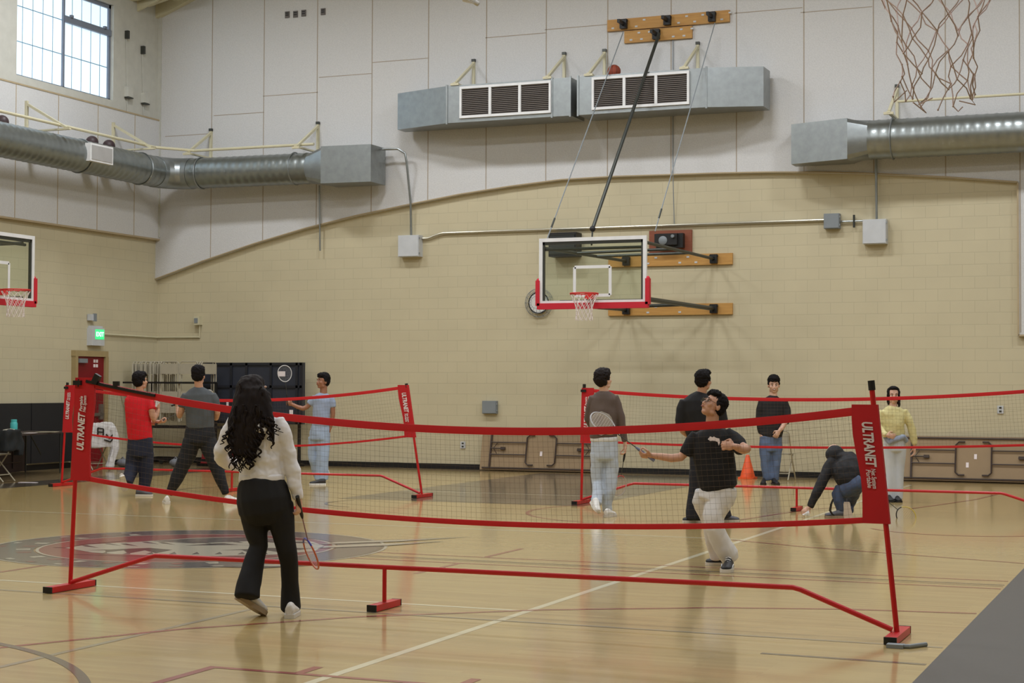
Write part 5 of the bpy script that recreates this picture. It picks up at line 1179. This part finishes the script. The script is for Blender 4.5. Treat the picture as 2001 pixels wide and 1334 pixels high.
for px_ in (1496, 1514): b = AZ(px_, 947); shoe(P5, b+FH*.20, b-FH*.07+RH*(-.05 if px_ < 1500 else .04), UP, BSH, BSH, 1.0)
# ---- 6 kneeling person in black hoodie
F = Fig(20.1)
tor = [(1640, 893, 15, .22, .08), (1648, 899, 26, .20, .12), (1655, 911, 33, .12, .16), (1658, 925, 32, .06, .17), (1660, 938, 27, .02, .16), (1662, 948, 22, 0, .14)]
sL = [(1629, 902, 12, .16), (1618, 918, 12, .12), (1607, 940, 11, .06), (1597, 962, 9.5, .02), (1588, 980, 8, 0), (1583, 990, 6.5, 0)]
sR = [(1680, 903, 13, .08), (1692, 915, 12, .02), (1701, 930, 10.5, -.02), (1708, 947, 8.5, -.03), (1713, 958, 7, -.03)]
seat = [(1682, 936, 13, -.04, .13), (1672, 945, 18, -.04, .16), (1660, 953, 17, -.02, .15), (1648, 960, 15, 0, .12)]
shn = [(1645, 955, 15, .05), (1639, 966, 14, .04), (1641, 980, 12.5, .0), (1645, 994, 10.5, -.02), (1647, 1002, 9, -.02)]
thB = [(1672, 950, 15, .0), (1667, 966, 13, .25), (1662, 982, 10, .42), (1659, 992, 9, .30), (1660, 998, 8, .08)]
hc = F.p(1630, 887, .26); HM = frame((-.45, -.45, .65))
def parts(mb):
    head_parts(mb, hc, HM, 1.0, F.p(1640, 896, .2))
    for rw, f in ((tor, .82), (sR, .6), (sL, .6), (seat, .8), (shn, .62), (thB, .66)): F.sweep(mb, sh(rw, f))
    hand_parts(mb, F.p(1582, 991, 0), -UP*.6-RH*.8, FH*.5-UP*.4, .7, .95, thumb=1, fr=1.1); hand_parts(mb, F.p(1713, 958, -.03), -UP*.6+RH*.6, -RH*.6-UP*.2, 1.1, .95, thumb=-1, fr=1.1)
P6 = body_mesh(F, 'person in a black hooded jacket and jeans crouching to pick something off the floor', parts, .008, SK2)
HB = mat('black_jacket', (25, 24, 28), .8)
def exh(mb): mb.ell(F.p(1631, 886, .24), (.115, .135, .105)); mb.ell(F.p(1642, 893, .18), (.12, .10, .07))
cloth(F, 'hooded_jacket', [(tor, 1), (sR, .95), (sL, .95)], .010, HB, P6, 3, .014, 8, (1, 1, 1), exh, .003, 24)
cloth(F, 'jeans', [(seat, 1), (shn, 1), (thB, 1)], .010, mat('dark_blue_denim', (66, 78, 104), .85, noise_amt=.2, scale=10), P6, 3, .012, 10)
b = AZ(1644, 1012); shoe(P6, b+RH*.06, b-RH*.19+FH*.05, UP, GSH, SOLET, 1.0)
tp = AZ(1659, 1022)+UP*.02; hp_ = tp+UP*.215+FH*.12; shoe(P6, hp_, tp, FH*.9+UP*.3, GSH, SOLET, 1.0)
obj('hanging_strap', MB().tube([F.p(x, y, -.12) for x, y in ((1628, 975), (1624, 985), (1622, 997), (1626, 1004), (1631, 1007))], [.012, .014, .016, .012, .006], 6), BLACK, P6)
racket(F.p(1719, 967, -.03), F.p(1766, 1004)-F.p(1719, 966), FH*.95+RH*.1-UP*.2, 'black and yellow racket held low by the crouching person, partly behind the net banner', mat('yellow_racket_frame', (206, 186, 90), .4), mat('faint_strings', (190, 176, 150), .7), BLACK, L=.62, head_w=.22, frame_m2=BLACK)
shuttle(AZ(1568, 1012)+UP*.035, UP*.3+RH, 'white shuttlecock on the floor at the fingertips of the crouching person')
# ---- 7 woman in yellow sweater
F = Fig(23.05)
tor = [(1745, 793, 8, 0, .06), (1745, 798, 18, 0, .085), (1745, 808, 24, 0, .11), (1745, 826, 22.5, 0, .125), (1746, 842, 21.5, 0, .12), (1747, 850, 21, 0, .115)]
sR = [(1766, 802, 7.5), (1774, 817, 8.2), (1781, 836, 7.8), (1785, 854, 7.5), (1787, 868, 6)]
sL = [(1725, 803, 7.5), (1719, 818, 8), (1718, 834, 7.8, -.03), (1725, 846, 6.8, -.12), (1732, 850, 5.5, -.17)]
hip = [(1747, 850, 20.5, 0, .11), (1748, 865, 22, 0, .12), (1748, 880, 21, 0, .12)]
lL = [(1739, 875, 13, 0, .1), (1741, 905, 11.5), (1744, 935, 11.5), (1745, 960, 12), (1745, 974, 12.5)]; lR = [(1758, 875, 13, 0, .1), (1757, 905, 11), (1755, 935, 11), (1753, 960, 11.5), (1752, 974, 12)]
hc = F.p(1746, 772.5, 0); HM = frame((-.12, -.02, -1))
def parts(mb):
    head_parts(mb, hc, HM, 1.0, F.p(1745, 798), .93)
    for rw, f in ((tor, .82), (sR, .6), (sL, .6), (hip, .8), (lR, .6), (lL, .6)): F.sweep(mb, sh(rw, f))
    hand_parts(mb, F.p(1732, 850, -.17), RH-UP*.15, FH, .5, .95, thumb=1, fr=1.15); hand_parts(mb, F.p(1787, 872, 0), -UP, -RH, .5, .95, fr=1.1)
P7 = body_mesh(F, 'woman in a pale yellow sweater and light jeans laughing behind the net banner', parts, .008, SK2)
face_details(hc, HM, 1.0, P7, smile=True)
g = MB(); E = lambda p, r: g.ell(hc+HM @ Vector(p), Vector(r), HM)
E((0, -.03, .045), (.088, .09, .088)); E((0, .02, .10), (.066, .06, .03)); E((.070, .0, .02), (.022, .05, .08)); E((-.070, .0, .02), (.022, .05, .08)); E((-.072, -.005, -.07), (.022, .035, .09)); E((.072, -.005, -.06), (.02, .035, .08)); E((0, -.06, -.06), (.075, .045, .10)); E((-.078, .02, -.10), (.016, .02, .06))
fuse('hair', g, .009, HAIR, P7, 2, .006, 30)
cloth(F, 'sweater', [(tor, 1), (sR, 1), (sL, 1)], .010, mat('pale_yellow_knit', (218, 208, 152), .95, noise_amt=.06, scale=26, bump=.3), P7, 3, .010, 10, (1, 1, 1), None, .004, 34)
cloth(F, 'trousers', [(hip, 1), (lR, 1), (lL, 1)], .010, mat('pale_grey_denim', (198, 204, 212), .85), P7, 3, .012, 8, (1, 1, .5))
cloth(F, 'tied_shirt', [([(1729, 853, 4, -.10), (1738, 864, 5.5, -.13), (1750, 858, 5, -.14), (1766, 853, 5, -.10), (1772, 862, 5, -.05)], .8)], .010, mat('grey_blue_cloth', (150, 160, 180), .9), P7, 2, .010, 14)
for px_ in (1741, 1756): b = AZ(px_, 981); shoe(P7, b+FH*.18, b-FH*.07, UP, BSH, BSH, .95)
# ---- 8 player in light blue
F = Fig(26.8)
tor = [(632, 767, 7, 0, .055), (631.5, 772, 15, 0, .08), (630, 782, 19.5, 0, .105), (628.5, 803, 17.5, 0, .11), (627.5, 822, 17, 0, .115), (627.5, 831, 17.5, 0, .115)]
sL = [(616, 777, 7), (610, 783, 7.5), (605, 789, 6.8)]; aL = [(607, 787, 5), (600, 795, 4.6), (592, 798, 4.6), (582, 795, 4), (572, 790.5, 3.2)]
sR = [(646, 777, 7), (649, 787, 7.8), (650, 795, 7)]; aR = [(650, 792, 5), (650.5, 808, 4.8), (649, 822, 4.2), (645.5, 835, 3.3)]
hip = [(627, 830, 17.5, 0, .11), (625, 845, 20, 0, .12), (625, 858, 20, 0, .12)]
lL = [(613.5, 855, 11, .05, .1), (611, 880, 9.5, .05), (612, 900, 8.5, .05), (617, 918, 8.5, .1), (622, 930, 8, .15)]; lR = [(631, 855, 14, 0, .1), (631, 880, 12.5), (630, 905, 12.5), (628.5, 925, 13.5), (628, 936, 13.5)]
hc = F.p(631, 745.5, 0); HM = frame((-.78, .12, -.62))
def parts(mb):
    head_parts(mb, hc, HM, 1.06, F.p(632, 770))
    for rw, f in ((tor, .84), (sL, .6), (sR, .6), (hip, .8), (lL, .6), (lR, .6), (aL, 1), (aR, 1)): F.sweep(mb, sh(rw, f) if f != 1 else rw)
    hand_parts(mb, F.p(572, 790, 0), -RH+UP*.25, UP*.2+FH*.6, 1.1, 1.0, thumb=-1, fr=1.15); hand_parts(mb, F.p(645.5, 835, 0), -UP-RH*.2, -RH, .5, 1.0, fr=1.15)
P8 = body_mesh(F, 'player in a light blue T-shirt and pale jeans holding a racket upright', parts, .009, SK3)
face_details(hc, HM, 1.06, P8); short_hair(hc, HM, 1.07, P8, 'curly')
cloth(F, 'tee_shirt', [(tor, 1), (sR, .95), (sL, .95)], .010, mat('light_blue_tee', (156, 170, 196), .85), P8, 3, .007, 9)
cloth(F, 'jeans', [(hip, 1), (lR, 1), (lL, 1)], .010, mat('pale_blue_denim', (164, 182, 208), .85, noise_amt=.10, scale=8), P8, 3, .011, 9, (1, 1, .6))
b = AZ(624, 947); shoe(P8, b+RH*.10, b-RH*.15-FH*.05, UP, BSH, WHITE, .95); b = F.p(641, 928, .15); shoe(P8, b+UP*.03, b-UP*.11-RH*.12+FH*.14, UP+RH*.4, WSH, SOLEW, .9)
racket(F.p(561.5, 783, 0), F.p(555, 720)-F.p(561, 783), RH*.25-FH, 'racket held upright by the player in light blue, against the dark folded table', mat('white_frame', (214, 214, 214), .4), mat('whitish_strings', (170, 170, 172), .6), BLACK, L=.66, head_l=.26, head_w=.22)
# ---- 9 player in red
F = Fig(23.7)
tor = [(273, 766, 9, 0, .06), (272, 772, 20, 0, .09), (270, 781, 26, 0, .12), (270, 800, 26, 0, .14), (271, 825, 25, 0, .145), (273, 845, 24.5, 0, .145), (274, 857, 24.5, 0, .14)]
sR = [(288, 779, 10), (294, 790, 10, -.03), (297, 800, 9, -.06)]; sL = [(255, 779, 9, .06), (251, 792, 9, .10)]
aR = [(296, 798, 6.5, -.06), (298, 812, 6, -.06), (300, 820, 6, -.04), (305, 811, 5.5, .0), (309, 800, 4.2, .04)]
aL = [(280, 815, 6, .22), (292, 826, 5.5, .25), (303, 826, 5, .22), (310, 824, 4, .18)]
hip = [(274, 855, 24.5, 0, .13), (274, 872, 25.5, 0, .14), (274, 890, 25, 0, .14)]
lL = [(263, 885, 16, 0, .1), (259, 908, 14), (254, 928, 12.5, -.08), (248, 944, 11, -.18)]; lR = [(286, 885, 14.5, 0, .1), (286, 910, 14), (284, 935, 12.5), (282, 952, 11.5)]
hc = F.p(274.5, 745, 0); HM = frame((.62, .18, .76))
def parts(mb):
    head_parts(mb, hc, HM, 1.02, F.p(273, 770))
    for rw, f in ((tor, .82), (sR, .66), (sL, .6), (hip, .8), (lL, .6), (lR, .6), (aR, 1), (aL, 1)): F.sweep(mb, sh(rw, f) if f != 1 else rw)
    hand_parts(mb, F.p(309, 800, .04), UP+RH*.1, FH*.2-RH, .8, 1.0, thumb=1, fr=1.1); hand_parts(mb, F.p(310, 824, .18), RH, UP+FH*.2, 1.1, 1.0, fr=1.1)
P9 = body_mesh(F, 'player in a red T-shirt and navy trousers seen from behind on the left', parts, .008, SK1)
short_hair(hc, HM, 1.06, P9, 'curly')
cloth(F, 'tee_shirt', [(tor, 1), (sR, .95), (sL, .95)], .010, mat('red_tee', (206, 16, 30), .85), P9, 3, .009, 8)
cloth(F, 'trousers', [(hip, 1), (lR, 1), (lL, 1)], .010, mat('navy_trousers', (30, 34, 52), .85), P9, 3, .012, 9, (1, 1, .6))
b = AZ(266, 969); shoe(P9, b+RH*.0, b+RH*.235-FH*.02, UP, mat('charcoal_shoe', (74, 72, 76), .6), SOLEW, 1.0)
ht = F.p(239, 931, -.30); shoe(P9, ht, ht+(F.p(247, 966, -.12)-ht).normalized()*.26, FH*.6+UP*.5-RH*.35, mat('beige_shoe', (190, 180, 166), .6), SOLEW, 1.0)
racket(F.p(314, 824, .20), F.p(350, 806, .30)-F.p(314, 824, .18), UP*.9+RH*.2, 'dark racket held at waist height by the player in red', BLACK, mat('dark_strings', (70, 66, 64), .6), BLACK, L=.60)
shuttle(F.p(304, 795, -.06), UP+RH*.4, 'white shuttlecock in the raised hand of the player in red')
# ---- 10 player in grey
F = Fig(22.55)
tor = [(389, 756, 10, 0, .06), (389, 762, 21, 0, .09), (389, 771, 30, 0, .12), (390, 790, 30, 0, .145), (391, 812, 28, 0, .145), (391, 826, 27.5, 0, .145), (391, 835, 27.5, 0, .14)]
sL = [(365, 772, 9.5), (359, 783, 10), (356, 795, 8.5)]; aL = [(357, 790, 6.5), (354, 804, 6.2, .03), (351, 812, 6, .08), (349, 803, 5.2, .18), (348, 795, 4.2, .22)]
sR = [(413, 772, 9.5), (419, 783, 10), (422, 795, 8.5)]; aR = [(422, 790, 6.5), (424.5, 806, 6.2, .03), (422, 816, 6, .10), (414, 812, 5.2, .22), (408, 808, 4.2, .28)]
hip = [(391, 832, 27.5, 0, .13), (391, 848, 30, 0, .15), (390, 864, 31, 0, .15)]
lL = [(375, 862, 18, 0, .12), (367, 885, 16.5), (357, 910, 14.5), (345, 935, 12.5), (335, 955, 9), (330, 966, 7)]; lR = [(405, 862, 18, 0, .12), (413, 885, 16.5), (422, 910, 14), (431, 935, 12), (438, 955, 9), (441, 965, 7)]
hc = F.p(388, 734, 0); HM = frame((.12, .10, 1))
def parts(mb):
    head_parts(mb, hc, HM, 1.04, F.p(389, 761))
    for rw, f in ((tor, .82), (sR, .66), (sL, .66), (hip, .8), (lL, .6), (lR, .6), (aR, 1), (aL, 1)): F.sweep(mb, sh(rw, f) if f != 1 else rw)
    hand_parts(mb, F.p(348, 795, .22), UP-RH*.2, FH, .9, 1.0, fr=1.1); hand_parts(mb, F.p(408, 808, .28), -RH+FH*.3, UP, .8, 1.0, fr=1.1, thumb=-1)
P10 = body_mesh(F, 'player in a charcoal grey T-shirt and black trousers, legs spread, seen from behind', parts, .008, SK1)
short_hair(hc, HM, 1.06, P10, 'curly')
cloth(F, 'tee_shirt', [(tor, 1), (sR, .95), (sL, .95)], .010, mat('charcoal_tee', (78, 82, 86), .85), P10, 3, .009, 8)
cloth(F, 'trousers', [(hip, 1), (lR, 1), (lL, 1)], .010, mat('black_joggers', (24, 25, 31), .85), P10, 3, .014, 8, (1, 1, .7))
b = AZ(327, 984); shoe(P10, b-FH*.10+RH*.02, b+FH*.15-RH*.05, UP, WSH, SOLEW, 1.05)
b = AZ(446, 983); shoe(P10, b-FH*.08-RH*.03, b+FH*.12+RH*.13, UP, WSH, SOLEW, 1.05)
racket(F.p(347, 789, .24), UP*.25+RH*.8+FH*.5, FH*.4+UP*.3, 'racket held up in front of the player in grey, mostly hidden by the body', MATS['white_frame'], MATS['whitish_strings'], BLACK, L=.62)
# flying shuttle, jackets
shuttle(AW(936, 9, 9.0), UP*.5-RH*.8, 'white shuttlecock in the air at the top of the picture')
g = MB(); cj = Vector((-18.92, 25.75, 0)); ca, sa = math.cos(R(70)), math.sin(R(70))
LJ = lambda x, y, z: cj+Vector((x*ca-y*sa, x*sa+y*ca, z))
def jk(secs): g.loft([[LJ(*p) for p in s_] for s_ in secs])
jk([[(-.24, -.30, z), (.26, -.30, z), (.26, -.20, z), (-.24, -.20, z)] for z in (.42, .55, .70, .82)]+[[(-.20, -.28, .88), (.20, -.28, .88), (.20, -.22, .88), (-.20, -.22, .88)]])
jk([[(x-.07, y-.05, z), (x+.07, y-.05, z), (x+.07, y+.05, z), (x-.07, y+.05, z)] for x, y, z in ((.20, -.27, .80), (.26, -.29, .60), (.24, -.30, .40), (.17, -.31, .20), (.13, -.31, .05))])
jk([[(x-.12, y-.04, z), (x+.12, y-.04, z), (x+.12, y+.04, z), (x-.12, y+.04, z)] for x, y, z in ((.10, -.2, .86), (.10, -.12, .66), (.06, -.1, .5))])
o = fuse('jacket', g, .012, mat('white_jacket', (206, 202, 200), .85), None, 5, .030, 6, (1, 1, .6), .006, 26); tag(o, 'white jacket with black lettering draped over the chair beside the red door, one sleeve hanging to the floor', 'jacket')
o['label'] = 'white jacket with black marks draped over the chair by the red door'
g = MB()
for a, b in (((-.14, .78), (-.14, .64)), ((-.14, .78), (-.02, .76)), ((-.14, .71), (-.04, .70)), ((-.02, .76), (-.02, .64)), ((.04, .66), (.12, .58)), ((.12, .58), (.22, .70)), ((.0, .56), (.14, .52)), ((.14, .52), (.20, .60))):
    g.bar(LJ(a[0], -.325, a[1]), LJ(b[0], -.325, b[1]), .014, .022)
obj('black_lettering', g, BLACK, o, 0)
g = MB(); cj = Vector((-17.88, 21.75, 0)); ca, sa = math.cos(R(100)), math.sin(R(100))
jk([[(-.25, -.31, z), (.25, -.31, z), (.25, -.19, z), (-.25, -.19, z)] for z in (.50, .6, .7, .78, .84)]); jk([[(x-.07, y-.06, z), (x+.07, y-.06, z), (x+.07, y+.06, z), (x-.07, y+.06, z)] for x, y, z in ((.24, -.25, .80), (.28, -.25, .62), (.26, -.25, .42))])
o = fuse('jacket', g, .014, mat('black_teal_jacket', (22, 26, 28), .85), None, 5, .030, 6); tag(o, 'dark jacket hung over the folding chair at the left edge', 'jacket')
